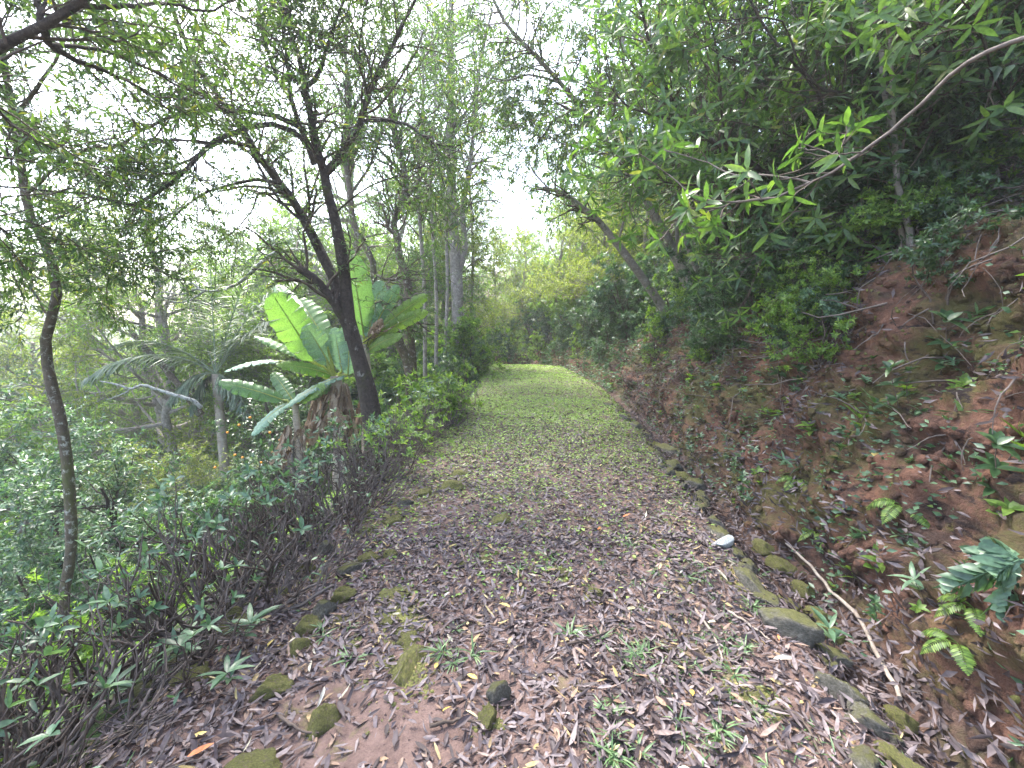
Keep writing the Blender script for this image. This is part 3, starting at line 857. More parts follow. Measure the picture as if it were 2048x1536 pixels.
whorl_tree('arching_branch_tree', 'tree at the right edge sending one long pale bare branch arching down over the slope',
           [(2300, 420, 1.9), (2230, 200, 1.95), (2140, 60, 2.0), (2048, 78, 2.1), (1960, 112, 2.2), (1900, 150, 2.3), (1845, 205, 2.4), (1770, 270, 2.5), (1690, 328, 2.6), (1610, 370, 2.7), (1530, 398, 2.8), (1450, 404, 2.9), (1390, 392, 3.0), (1340, 350, 3.1)],
           [0.03, 0.022, 0.014, 0.0115, 0.011, 0.010, 0.009, 0.0085, 0.008, 0.007, 0.0065, 0.006, 0.005, 0.004],
           [([(1480, 402, 2.9), (1400, 430, 3.0), (1340, 450, 3.1)], 0.006, 0.003), ([(1620, 365, 2.7), (1540, 350, 2.9), (1470, 350, 3.1), (1400, 320, 3.3), (1330, 300, 3.4)], 0.007, 0.003),
            ([(1700, 320, 2.6), (1640, 300, 2.8), (1580, 295, 3.0)], 0.005, 0.003)],
           M_TWIG_MID, M_L_HILL, (0.09, 0.15), (0.024, 0.036), 61, 24, 24, 5, l1=(0.1, 0.3), l2=(0.08, 0.2), base_drop=False)
whorl_tree('broadleaf_tree', 'large leaved glossy tree hanging over the top right, dark bough crossing above the pale branch',
           [(2260, 500, 4.1), (2180, 380, 4.1), (2080, 300, 4.1), (1960, 262, 4.1), (1850, 255, 4.1), (1740, 245, 4.1), (1690, 190, 4.1), (1640, 190, 4.2), (1600, 140, 4.2), (1540, 70, 4.2), (1500, 0, 4.2), (1470, -60, 4.2)],
           [0.06, 0.05, 0.035, 0.026, 0.02, 0.018, 0.016, 0.014, 0.012, 0.011, 0.009, 0.006],
           [([(1740, 245, 4.1), (1700, 190, 4.0), (1640, 175, 4.0), (1590, 110, 3.9), (1560, 40, 3.8), (1420, 40, 3.9)], 0.012, 0.004), ([(1600, 140, 4.2), (1520, 130, 4.2), (1440, 110, 4.3), (1380, 60, 4.4)], 0.01, 0.004),
            ([(1850, 255, 4.1), (1780, 330, 4.2), (1700, 420, 4.2), (1650, 480, 4.3)], 0.012, 0.004), ([(1740, 245, 4.1), (1640, 280, 4.2), (1540, 260, 4.4), (1440, 240, 4.5), (1340, 260, 4.7), (1270, 300, 4.8)], 0.012, 0.004),
            ([(1960, 262, 4.1), (1900, 150, 3.8), (1850, 60, 3.6), (1780, -30, 3.4)], 0.014, 0.005), ([(2080, 300, 4.1), (2000, 180, 3.6), (1960, 60, 3.2), (1900, -40, 3.0)], 0.012, 0.004)],
           M_BARK_DARK, M_L_HILL, (0.09, 0.16), (0.024, 0.038), 62, 120, 330, 6, l1=(0.25, 0.7), l2=(0.1, 0.3), kind='q8')
whorl_tree('broadleaf_tree', 'large leaved tree with fresh green sprays over the path right of the sky gap',
           [(1760, 560, 5.4), (1700, 470, 5.3), (1620, 400, 5.2), (1540, 350, 5.1), (1450, 300, 5.0), (1370, 240, 4.9), (1320, 150, 4.8), (1290, 50, 4.7), (1270, -50, 4.6)],
           [0.05, 0.045, 0.04, 0.035, 0.03, 0.025, 0.02, 0.015, 0.01],
           [([(1540, 350, 5.1), (1460, 360, 5.0), (1380, 370, 4.8), (1310, 360, 4.7), (1250, 350, 4.6)], 0.016, 0.005), ([(1450, 300, 5.0), (1380, 320, 4.8), (1300, 320, 4.6), (1240, 330, 4.5)], 0.014, 0.005),
            ([(1370, 240, 4.9), (1300, 230, 4.8), (1240, 200, 4.7), (1210, 140, 4.6)], 0.014, 0.005), ([(1450, 300, 5.0), (1440, 180, 4.7), (1430, 80, 4.4), (1400, -20, 4.2)], 0.016, 0.005),
            ([(1540, 350, 5.1), (1560, 240, 4.8), (1600, 140, 4.5), (1640, 40, 4.2)], 0.016, 0.005), ([(1700, 470, 5.3), (1640, 500, 5.0), (1560, 500, 4.8), (1480, 520, 4.7)], 0.014, 0.005)],
           M_BARK_DARK, M_L_HILL, (0.09, 0.15), (0.024, 0.036), 63, 170, 500, 6, l1=(0.3, 0.9), l2=(0.12, 0.35), kind='q8')


# ------------------------------------------------------------------ tree kinds used many times
def tree_kind(name, cat, h, r, bark, leafm, leaf, seed, n0=10, n1=90, n2=420, per=14, cb=0.35, kind='q2', stems=1, lean=0.0, l1=None, flat=0.8, style='twig', up=0.05, thick=0.03):
    rng = np.random.default_rng(seed)
    root = thing(name, name.replace('_', ' '), cat)
    P0s, R0s = [], []
    mt = MB()
    for s in range(stems):
        a = rng.uniform(0, 6.28)
        base = np.array([math.cos(a), math.sin(a), 0]) * (0.0 if stems == 1 else r * 0.12)
        topp = base * 5 + np.array([lean * h + rng.normal(0, .08 * h), rng.normal(0, .08 * h), h * rng.uniform(0.82, 1.0)])
        mid = (base + topp) / 2 + np.append(rng.normal(0, 0.05 * h, 2), 0)
        T = resample([base, mid * 0.5 + base * .5 + rng.normal(0, .01 * h, 3), mid, topp], 16, 0.006 * h, rng)
        T[0, 2] = -0.5
        rt = np.linspace(h * thick, h * 0.006, 16)
        tubes(mt, T[None], rt[None], 7, rough=0.06)
        P0s.append(T)
        R0s.append(rt)
    P0, R0 = np.array(P0s), np.array(R0s)
    Pa, Ra = spawn(P0, R0, n0, cb, 0.97, 1.1, (r * 0.6, r * 1.05), 8, 0.14, up, flat, 0.55, 0.25, rng)
    tubes(mt, Pa, Ra, 5)
    PP, RR = np.concatenate([Pa, P0[:, ::2]]), np.concatenate([Ra, R0[:, ::2]])
    P1, R1 = spawn(Pa, Ra, n1, 0.2, 1.0, 0.95, l1 or (r * 0.25, r * 0.55), 6, 0.2, up * 0.6, flat, 0.5, 0.3, rng)
    P2, R2 = spawn(P1, R1, n2, 0.15, 1.0, 0.95, (r * 0.1, r * 0.28), 4, 0.22, 0.0, flat, 0.6, 0.4, rng)
    tubes(mt, P1, np.clip(R1, .004, 1), 4)
    tubes(mt, P2, np.clip(R2, .003, .008), 3)
    mt.obj('trunk', bark, root)
    ml = MB()
    if style == 'twig':
        twig_leaves(ml, P2, per, *leaf, kind=kind, rng=rng)
    else:
        rosettes(ml, np.concatenate([P2[:, -1], P2[:, 2]]), np.concatenate([P2[:, -1] - P2[:, -2], P2[:, 2] - P2[:, 1]]), per, leaf[0], leaf[1], kind, 1.25, 0.3, rng=rng)
    ml.obj('crown', leafm, root)
    pr = Proto(root)
    pr.size = (h, r)
    return pr


def gz(x, y):
    return on_ground(x, y)


ctr = 0
# valley on the left: broad leaved shrubs and trees, nearest first (photo x, photo y of the crown's middle, distance, size)
K_FINE = tree_kind('valley_tree', 'tree', 6.0, 2.3, M_BARK_PALE, M_L_YELL, ((0.07, 0.12), (0.02, 0.035)), 101, 14, 130, 900, 16)
K_FINE2 = tree_kind('valley_tree', 'tree', 6.5, 2.2, M_BARK_PALE, M_L_FRESH, ((0.09, 0.14), (0.03, 0.05)), 102, 14, 120, 800, 14, flat=0.6)
K_BLUE = tree_kind('valley_tree', 'tree', 4.5, 2.0, M_BARK_DARK, M_L_BLUE, ((0.09, 0.15), (0.035, 0.055)), 103, 16, 130, 700, 14, cb=0.15)
K_SHRUB = tree_kind('broadleaf_shrub', 'shrub', 1.7, 1.0, M_TWIG, M_L_BLUE, ((0.08, 0.13), (0.03, 0.05)), 104, 14, 80, 330, 7, cb=0.1, stems=4, kind='q4', style='whorl', thick=0.015)
K_SHRUB2 = tree_kind('leafy_shrub', 'shrub', 1.5, 0.9, M_TWIG, M_L_FRESH, ((0.06, 0.10), (0.025, 0.04)), 105, 14, 80, 360, 7, cb=0.1, stems=4, kind='q4', style='whorl', thick=0.015)
K_DARKS = tree_kind('dark_shrub', 'shrub', 1.7, 1.0, M_TWIG, M_L_DARK, ((0.11, 0.19), (0.035, 0.055)), 106, 14, 60, 190, 6, cb=0.08, stems=5, kind='q4', style='whorl', thick=0.014)
K_HILL = tree_kind('slope_tree', 'tree', 7.0, 2.2, M_BARK_PALE, M_L_HILL, ((0.09, 0.15), (0.025, 0.04)), 107, 16, 130, 800, 13, cb=0.25, lean=-0.18, thick=0.012)
K_HILL2 = tree_kind('slope_tree', 'tree', 6.0, 2.0, M_BARK_PALE, M_L_FRESH, ((0.09, 0.15), (0.025, 0.04)), 108, 16, 120, 700, 7, cb=0.2, lean=-0.15, style='whorl', thick=0.012)
K_LIME = tree_kind('slope_tree', 'tree', 6.0, 2.0, M_BARK_PALE, M_L_YELL, ((0.08, 0.14), (0.025, 0.04)), 112, 16, 120, 700, 12, cb=0.1, lean=-0.1, thick=0.012)
K_TALL = tree_kind('tall_slender_tree', 'tree', 12.0, 2.7, M_BARK_PALE, M_L_FRESH, ((0.08, 0.13), (0.022, 0.036)), 113, 26, 170, 900, 13, cb=0.38, thick=0.012)
K_HILL3 = tree_kind('slope_tree', 'tree', 5.0, 1.7, M_BARK_DARK, M_L_DARK, ((0.09, 0.16), (0.03, 0.045)), 109, 14, 110, 600, 7, cb=0.1, lean=-0.15, style='whorl', stems=3, thick=0.012)


# sight lines that stay open: (photo box, as far as)
OPEN = [((395, 745, 470, 935), 11.3), ((170, 690, 430, 780), 10.3), ((440, 500, 870, 860), 7.9), ((935, 300, 1040, 450), 70), ((1250, 470, 1375, 720), 9.2), ((1880, 100, 2048, 430), 4.5), ((895, 300, 940, 720), 13.8), ((230, 830, 400, 900), 9.5)]
SIZES = {}


def blocks(x, y, w, h, z):
    if y < 0.8:
        return False
    for (x0, y0, x1, y1), far in OPEN:
        if y > far:
            continue
        sx = CX + x / y * F_PX
        top = 650 - (z + h - EYE) / y * F_PX
        bot = 650 - (z - EYE) / y * F_PX
        hw = w * 0.75 / y * F_PX
        if sx + hw > x0 and sx - hw < x1 and top < y1 and bot > y0:
            return True
    return False


def put(K, x, y, sc, label, group, dz=0.0, tilt=0.05, rz=None):
    h, w = K.size
    k = sc
    while blocks(x, y, w * k, h * k, gz(x, y)):
        k *= 0.85
        if k < 0.45 * sc:
            return None
    sc = k
    return K.put((x, y, gz(x, y) + dz), R.uniform(0, 6.28) if rz is None else rz, sc * R.uniform(0.9, 1.1), (R.normal(0, tilt), R.normal(0, tilt)), label, group)


# left valley rows
for (K, x, y, s, lab, grp) in [
    (K_FINE, -7.5, 9.0, 0.85, 'yellow-green fine leaved tree right behind the crooked trunk', None),
    (K_BLUE, -5.8, 6.2, 0.6, 'blue-green broad leaved tree low in the dip behind the hedge', None),
    (K_BLUE, -8.6, 7.5, 0.9, 'blue-green bushy tree at the left edge below the feathery crowns', None),
    (K_FINE2, -11.0, 9.0, 1.1, 'bright green tree at the left edge behind the crooked trunk', None),
    (K_BLUE, -7.2, 9.8, 0.6, 'dark bushy tree left of the palm trunk', None),
    (K_BLUE, -5.2, 8.6, 0.46, 'green bushy tree behind the orange tree, under the banana leaves', None),
]:
    put(K, x, y, s, lab, grp)
for i in range(46):
    y = R.uniform(13, 46)
    x = -R.uniform(0.28, 1.25) * y - 1.5
    K = [K_FINE, K_FINE2, K_BLUE, K_BLUE][i % 4]
    kl = ['feathery yellow-green tree in the valley beyond the palm', 'bright green tree in the valley beyond the palm', 'blue-green bushy tree in the valley beyond the palm'][[0, 1, 2, 2][i % 4]]
    put(K, x, y, R.uniform(1.0, 1.7), kl, 'trees filling the valley beyond the palm')
for i in range(22):
    y = R.uniform(3.5, 10)
    u = -R.uniform(4.2, 7)
    K = [K_SHRUB, K_SHRUB2][i % 2]
    put(K, cpath(y) + u, y, R.uniform(0.45, 0.8), ['blue-green broad leaved shrub on the slope below the hedge', 'fresh green shrub on the slope below the hedge'][i % 2], 'shrubs on the slope below the hedge')
# row just left of the path further on
for i, (u, y, s) in enumerate([(-2.3, 11.5, .7), (-2.5, 13.5, .8), (-2.4, 15.5, .8), (-2.6, 17.5, .9), (-3.5, 12.5, 1.0), (-3.6, 15.0, 1.1), (-2.3, 20, 1.0), (-2.6, 23, 1.2), (-4.2, 10, 0.9)]):
    put([K_DARKS, K_SHRUB][i % 2], cpath(y) + u, y, s, 'dark leafy shrub lining the left edge of the path by the tall trunk', 'shrubs lining the far left edge of the path')
for i in range(16):
    y = R.uniform(17, 45)
    u = -R.uniform(3.2, 9)
    put([K_HILL, K_FINE2, K_FINE][i % 3], cpath(y) + u, y, R.uniform(1.0, 1.6), ['mid green tree beyond the tall trunk', 'bright green tree beyond the tall trunk', 'yellow-green tree beyond the tall trunk'][i % 3], 'trees beyond the tall trunk left of the path')
for i, (u, y, s) in enumerate([(-1.75, 14.2, .55), (-1.7, 16.4, .6), (-1.7, 18.4, .6), (2.0, 13.5, .5), (2.0, 16.0, .55), (1.9, 18.5, .6), (2.0, 21.0, .8), (1.0, 24.5, 1.1), (2.0, 26, 1.3), (-1.9, 21, .8)]):
    put([K_SHRUB2, K_SHRUB][i % 2], cpath(y) + u, y, s, 'leafy shrub crowding the far part of the path', 'shrubs crowding the far path')
for i, (x, y, s) in enumerate([(-5.2, 14.0, .95), (-10.6, 14.0, 1.0), (-3.4, 19.5, .9)]):
    K_TALL.put((x, y, gz(x, y)), R.uniform(0, 6.28), s, (R.normal(0, .03), R.normal(0, .03)), 'tall slender airy tree rising out of the valley behind the forked tree', 'tall airy trees rising from the valley')
# right slope
n = 0
for (y, us) in [(6.5, (4.6, 6.5, 8.5)), (8.5, (3.9, 5.6, 7.8)), (10.5, (3.6, 5.2, 7.2)), (12.5, (3.2, 4.8, 6.8)), (14.5, (3.0, 4.6, 6.8)), (16.5, (2.9, 4.8, 7.0)), (18.5, (2.9, 5, 7.5)), (21, (3.0, 5.2, 8)), (24, (3, 5.5, 9)), (28, (3, 6, 10)), (33, (3, 7, 12)), (40, (3, 8, 14))]:
    for u in us:
        m = n % 3 if y < 11 else [3, 1, 3][n % 3]
        K = [K_HILL, K_HILL2, K_HILL3, K_LIME][m]
        s = 0.62 + 0.022 * y
        yy = y + R.uniform(-.6, .6)
        put(K, cpath(yy) + u, yy, s, ['mid green slender tree on the slope right of the path', 'fresh yellow-green whorled tree on the slope right of the path', 'dark many-stemmed tree on the slope right of the path', 'bright lime-green tree on the slope right of the path'][m],
            'trees on the slope right of the path', rz=R.uniform(-.6, .6))
        n += 1
for i in range(56):
    y = R.uniform(3.4, 19)
    u = 1.9 + 0.52 * bank_h(y) + R.uniform(-0.15, 1.6)
    put([K_DARKS, K_SHRUB, K_SHRUB2][i % 3], cpath(y) + u, y, R.uniform(0.4, 0.8), ['dark glossy shrub on the rim of the red bank', 'grey-green shrub on the rim of the red bank', 'fresh green shrub on the rim of the red bank'][i % 3], 'shrubs on the rim of the red bank', dz=-0.1)
for i in range(34):
    y = R.uniform(2.9, 5.6)
    u = 1.95 + 0.52 * bank_h(y) * R.uniform(.65, 1.7)
    put([K_DARKS, K_SHRUB, K_DARKS, K_HILL3][i % 4], cpath(y) + u, y, [R.uniform(0.28, 0.45), R.uniform(.28, .42)][i % 4 == 3], ['dark glossy shrub rooted near the top of the near bank', 'grey-green shrub rooted near the top of the near bank', 'dark glossy shrub rooted near the top of the near bank', 'dark young tree rooted near the top of the near bank'][i % 4],
        'shrubs overhanging the near bank', dz=-0.05, tilt=.12)
for i in range(80):
    y = R.uniform(3.8, 10)
    u = 1.95 + 0.52 * bank_h(y) * R.uniform(.35, 1.1)
    put([K_DARKS, K_SHRUB, K_SHRUB2][i % 3], cpath(y) + u, y, R.uniform(0.22, 0.48), ['dark glossy low shrub hanging on the face of the bank', 'grey-green low shrub hanging on the face of the bank', 'fresh green low shrub hanging on the face of the bank'][i % 3], 'low shrubs on the face of the bank', dz=-0.05)
for i in range(80):
    y = R.uniform(10, 40)
    u = R.choice([-1, 1, 1]) * R.uniform(2.2, 8)
    put([K_SHRUB, K_SHRUB2, K_SHRUB2][i % 3], cpath(y) + u, y, R.uniform(0.9, 1.6), ['grey-green', 'fresh green', 'fresh green'][i % 3] + ' tall shrub near the far bend of the path', 'tall shrubs around the far bend of the path')
for i in range(18):
    y = R.uniform(2.8, 6.5)
    u = R.uniform(4.6, 8)
    put([K_DARKS, K_HILL3][i % 2], cpath(y) + u, y, R.uniform(0.4, 0.62), ['dark glossy shrub high on the shaded slope at right', 'dark many-stemmed small tree high on the shaded slope at right'][i % 2], 'undergrowth high on the shaded right slope')


for i, (x_, y_) in enumerate([(5.2, 1.2), (6.8, 3.2), (4.9, -1.2), (7.4, 0.2), (6.2, 5.0)]):  # extra trees, mostly out of view, added to shade the near right bank
    [K_HILL3, K_HILL][i % 2].put((x_, y_, gz(x_, y_)), R.uniform(0, 6), 1.0, (0, -.1), label='tall dark tree added to shade the bank beside the camera')
for i in range(34):
    y = R.uniform(3.4, 8.5)
    u = 1.95 + 0.52 * bank_h(y) + R.uniform(-.1, 1.6)
    x = cpath(y) + u
    z = gz(x, y)
    hgt = R.uniform(2.5, 4.5)
    P = resample([(0, 0, -.2), (-.1 * hgt + R.normal(0, .1), R.normal(0, .1), hgt * .35), (-.28 * hgt + R.normal(0, .2), R.normal(0, .2), hgt)], 18, .012)
    rt_ = thing('bare_stem', 'thin %s stem rising through the shaded right slope' % ['pale grey', 'pale grey', 'dark'][i % 3], 'tree', (x, y, z), 'thin stems in the shade of the right slope')
    mb = MB()
    tubes(mb, P[None], np.linspace(R.uniform(.02, .04), .008, 18)[None], 7, rough=.08)
    mb.obj('trunk', [M_BARK_PALE, M_TWIG_PALE, M_BARK_DARK][i % 3], rt_)
    Pb, Rb = spawn(P[None], np.full((1, 18), .014), 14, .2, 1, .9, (.3, 1.0), 7, .2, .08, 1, .6, .4)
    mb = MB()
    tubes(mb, Pb, Rb, 4)
    mb.obj('branches', M_TWIG, rt_, stuff=True)
    ml = MB()
    twig_leaves(ml, Pb, 7, (.08, .14), (.028, .045), 'q4', t0=.5, droop=.3)
    ml.obj('crown', M_L_DARK, rt_)

mb = MB()                                              # dead twigs and roots strewn over the bank rim
nn = 900
yy_ = R.uniform(2.5, 10, nn)
uu_ = 1.95 + 0.52 * bank_h(yy_) + R.uniform(-.9, 2.8, nn)
st = ground(uu_, yy_) + np.array([0, 0, .03])
dd_ = R.normal(0, 1, (nn, 3)) * [1, 1, .25] + [-.3, 0, -.1]
tubes(mb, grow(st, dd_, R.uniform(.2, .7, nn), 5, .2, -.02), np.linspace(.006, .003, 5)[None] * R.uniform(.5, 1.4, (nn, 1)), 4)
mb.obj('fallen_twigs', M_TWIG_MID, stuff=True)

# crumbs of soil, moss pads and bared roots on the face of the bank
def lumps(name, mat, n, size, flat, ur, yr, dens=None, at=None):
    u_ = R.uniform(*ur, n)
    y_ = yr[0] + (yr[1] - yr[0]) * R.random(n) ** 1.3
    if at is not None:
        u_, y_ = at
        n = len(u_)
    if dens is not None:
        k_ = R.random(n) < dens(u_, y_)
        u_, y_ = u_[k_], y_[k_]
    n = len(u_)
    p, N = ground(u_, y_), gnormal(u_, y_)
    a_ = nrm(np.cross(N, R.normal(0, 1, (n, 3))))
    b_ = np.cross(N, a_)
    s_ = R.uniform(*size, n) * R.uniform(.5, 1, n)
    ph = np.arange(7) / 7 * 2 * math.pi
    rows = []
    for rad, h in ((1.0, -.2), (.85, .45), (.45, .85)):
        jit = R.uniform(.7, 1.25, (n, 7))
        rows.append(p[:, None] + (s_[:, None] * jit * rad)[..., None] * (np.cos(ph)[None, :, None] * a_[:, None] + np.sin(ph)[None, :, None] * b_[:, None] * .8) + (s_[:, None] * h * flat * R.uniform(.8, 1.2, (n, 7)))[..., None] * N[:, None])
    top = p + N * (s_ * flat)[:, None]
    V = np.concatenate(rows + [top[:, None]], 1)
    i0 = (np.arange(n) * 22)[:, None, None]
    k7 = np.arange(7)
    q = np.concatenate([np.stack([r_ * 7 + k7, r_ * 7 + (k7 + 1) % 7, (r_ + 1) * 7 + (k7 + 1) % 7, (r_ + 1) * 7 + k7], -1) for r_ in (0, 1)])
    t = np.stack([14 + k7, 14 + (k7 + 1) % 7, np.full(7, 21)], -1)
    m_ = MB()
    m_.add(V.reshape(-1, 3), tris=(i0 + t[None]).reshape(-1, 3), quads=(i0 + q[None]).reshape(-1, 4))
    return m_.obj(name, mat, stuff=True)


lumps('soil_clods', M_BANK, 10500, (.008, .055), .7, (1.86, 4.6), (1.2, 12))
lumps('bank_moss', M_BANKMOSS, 8000, (.006, .03), .5, (1.95, 4.4), (1.3, 10), lambda u, y: np.clip(fbm(cpath(y) + u, y, f=1.2, seed=66) * 2.2 - .1, 0, 1))
mb = MB()
nn = 420
yy_ = 1.5 + 9 * R.random(nn) ** 1.3
uu_ = 1.95 + 0.52 * bank_h(yy_) * R.uniform(.3, 1.15, nn)
tubes(mb, grow(ground(uu_, yy_) + gnormal(uu_, yy_) * .01, np.stack([R.uniform(-.9, -.1, nn), R.normal(0, .5, nn), R.uniform(-1.2, -.3, nn)], 1), R.uniform(.12, .5, nn), 6, .25, -.12), np.linspace(.005, .0015, 6)[None] * R.uniform(.4, 1.5, (nn, 1)), 4)
mb.obj('roots', M_TWIG_MID, stuff=True)

# ------------------------------------------------------------------ banana plants
def banana_leaf(P0, P1, width, sag, parent, origin, mat, tears=0.25, rng=R, roll=0.0, rnd=None):
    """long torn blade with a midrib channel, from stalk to tip"""
    P0, P1 = np.asarray(P0), np.asarray(P1)
    n = 26
    t = np.linspace(0, 1, n)
    L = np.linalg.norm(P1 - P0)
    mid = (P0 + P1) / 2 + np.array([0, 0, sag * L])
    C = ((1 - t)[:, None] ** 2) * P0 + (2 * t * (1 - t))[:, None] * mid + (t ** 2)[:, None] * P1
    tg = nrm(np.gradient(C, axis=0))
    view = nrm(np.array([[0.1, -1.0, 0.75]]))
    view = view * math.cos(roll) + np.cross(tg.mean(0)[None], view) * math.sin(roll)
    side = nrm(np.cross(tg, view))
    nn = np.cross(side, tg)
    prof = np.clip(np.sin(np.pi * np.clip(t * 0.93 + 0.07, 0, 1)) ** 0.45, 0, 1) * width / 2
    prof[0] = 0.02
    prof *= 1 + 0.05 * np.sin(t * 31 + rng.uniform(0, 6))
    mb = MB()
    rv = rng.random() if rnd is None else rnd
    for sgn in (1, -1):
        k = 0
        while k < n - 1:
            m = min(n - 1, k + (1 + int(rng.exponential(2.5)) if rng.random() < tears else 4))
            dro = rng.uniform(0.0, 0.25) + 0.25 * (tears > 0.4)
            seg = np.arange(k, m + 1)
            V = []
            for a in (0, 0.35, 0.7, 1.0):
                off = side[seg] * (sgn * prof[seg] * a)[:, None] + tg[seg] * (prof[seg] * a * 0.25)[:, None] + nn[seg] * ((0.28 * a - (0.35 + dro) * a * a) * prof[seg] + 0.012 * np.sin(seg * 2.2) * a)[:, None]
                V.append(C[seg] + off)
            V = np.array(V)
            if a and m < n - 1:
                V[2:, -1] -= tg[seg[-1]] * L * 0.012
            h, w = V.shape[:2]
            idx = np.arange(h * w).reshape(h, w)
            q = np.stack([idx[:-1, :-1], idx[:-1, 1:], idx[1:, 1:], idx[1:, :-1]], -1).reshape(-1, 4)
            mb.add(V.reshape(-1, 3) - origin, quads=q, rnd=rv + rng.uniform(-.06, .06))
            k = m
    o = mb.obj('leaf', mat, parent)
    mr = MB()
    tubes(mr, (C + nn * -0.006 - origin)[None], np.linspace(0.018, 0.004, n)[None], 5, rnd=1.0)
    mr.obj('midrib', M_L_YELL, o)
    return o


def banana(label, base, crown, stem_r, specs, dead, seed):
    rng = np.random.default_rng(seed)
    root = thing('banana_plant', label, 'banana plant', tuple(base))
    mb = MB()
    T = resample([base, (base + crown) / 2 + np.array([0.03, 0, 0]), crown], 14)
    tubes(mb, (T - base)[None], np.linspace(stem_r * 1.2, stem_r * 0.6, 14)[None], 12, rough=0.08)
    mb.obj('stem', M_BARK_PALM, root)
    for (x, y, Y, w, sag, mat, tears, roll, bx, by) in specs:
        b0 = px(bx, by, crown[1] + 0.02) if bx else crown
        # stalk from the stem head to the foot of the blade
        ms = MB()
        S = resample([crown - [0, 0, 0.15], (crown + b0) / 2, b0], 5)
        tubes(ms, (S - base)[None], np.linspace(0.035, 0.02, 5)[None], 6, rnd=1)
        ms.obj('leaf_stalk', M_L_YELL, root)
        banana_leaf(b0, px(x, y, Y), w, sag, root, base, mat, tears, rng, roll)
    for (x, y, Y, x2, y2, w) in dead:
        md = MB()
        a, b = px(x, y, Y), px(x2, y2, Y)
        nst = 9
        for k in range(nst):
            off = np.array([rng.normal(0, w * .4), rng.normal(0, .06), 0])
            Q = resample([a + off * 0.3, (a + b) / 2 + off + rng.normal(0, .03, 3), b + off + rng.normal(0, .05, 3)], 6)
            leaves(md, Q[:-1] - base, np.diff(Q, axis=0), rng.normal(0, 1, (5, 3)), np.linalg.norm(np.diff(Q, axis=0), axis=1) * 1.5, w * rng.uniform(.3, .8), 'q8', 0.1, 0.4, rng=rng)
        md.obj('dead_leaf', M_DEAD, root)
    return root


BA, BB, BC = M_L_BANANA, M_L_BANANA_B, M_L_FRESH
yb = 8.0
cr = px(672, 752, yb)
bs = np.array([cr[0], yb, gz(cr[0], yb) - 0.1])
banana('left banana plant with broad pale leaves fanned out behind the dark forked trunk', bs, cr, 0.15, [
    (543, 585, 7.7, 0.62, 0.03, BA, 0.15, 0.0, 630, 722), (612, 650, 7.8, 0.44, 0.03, BB, 0.3, 0.1, 660, 730), (598, 598, 8.5, 0.5, 0.05, BA, 0.3, 0.0, 650, 680), (668, 655, 8.1, 0.36, 0.0, BB, 0.4, -0.2, 684, 742),
    (552, 730, 7.3, 0.30, 0.10, BC, 0.1, 0.2, 664, 750), (448, 744, 7.7, 0.26, 0.16, BB, 0.3, 0.7, 560, 722), (508, 672, 8.0, 0.22, 0.06, BA, 0.2, 0.5, 612, 718), (550, 570, 8.8, 0.3, 0.05, BA, 0.3, 0.0, 610, 640),
    (565, 818, 7.4, 0.24, 0.12, BB, 0.3, 0.5, 690, 750), (700, 640, 8.2, 0.4, 0.0, BB, 0.4, 0.2, 696, 750), (620, 800, 7.7, 0.26, 0.14, BA, 0.3, 0.3, 668, 765),
], [(668, 770, 7.9, 650, 850, 0.2), (640, 775, 7.9, 628, 880, 0.16), (690, 765, 7.8, 700, 880, 0.2)], 71)
cr = px(590, 806, 7.6)
bs = np.array([cr[0], 7.6, gz(cr[0], 7.6) - 0.1])
banana('small banana shoot with brown collapsed leaves low at the left of the larger one', bs, cr, 0.08, [
    (436, 764, 7.3, 0.30, 0.06, BA, 0.15, 0.1, 566, 800), (503, 872, 7.2, 0.26, 0.18, BB, 0.3, 0.4, 575, 808), (545, 745, 8.0, 0.26, 0.05, BA, 0.3, 0.1, 585, 800), (650, 770, 7.7, 0.22, 0.1, BA, 0.3, 0.1, 600, 805)],
    [(575, 850, 7.5, 558, 930, 0.13), (610, 850, 7.5, 606, 895, 0.12), (690, 830, 7.5, 688, 880, 0.12)], 72)
cr = px(728, 688, 8.3)
bs = np.array([cr[0], 8.3, gz(cr[0], 8.3) - 0.1])
banana('right banana plant with tall upright leaf behind the forked trunk', bs, cr, 0.13, [
    (700, 500, 8.4, 0.56, 0.0, BA, 0.1, 0.0, 728, 672), (762, 560, 8.6, 0.4, 0.02, BB, 0.3, 0.2, 735, 675), (797, 570, 8.3, 0.26, 0.03, BB, 0.3, 0.7, 748, 655), (856, 590, 8.1, 0.26, 0.06, BC, 0.1, 0.5, 768, 652),
    (856, 624, 8.1, 0.26, 0.1, BC, 0.1, 0.6, 760, 670), (804, 672, 7.9, 0.26, 0.12, BC, 0.1, 0.2, 736, 702), (765, 640, 8.0, 0.2, 0.1, M_DEAD, 0.5, 0.5, 735, 682)],
    [(742, 665, 8.0, 768, 655, 0.10), (738, 760, 8.2, 720, 850, 0.16)], 73)


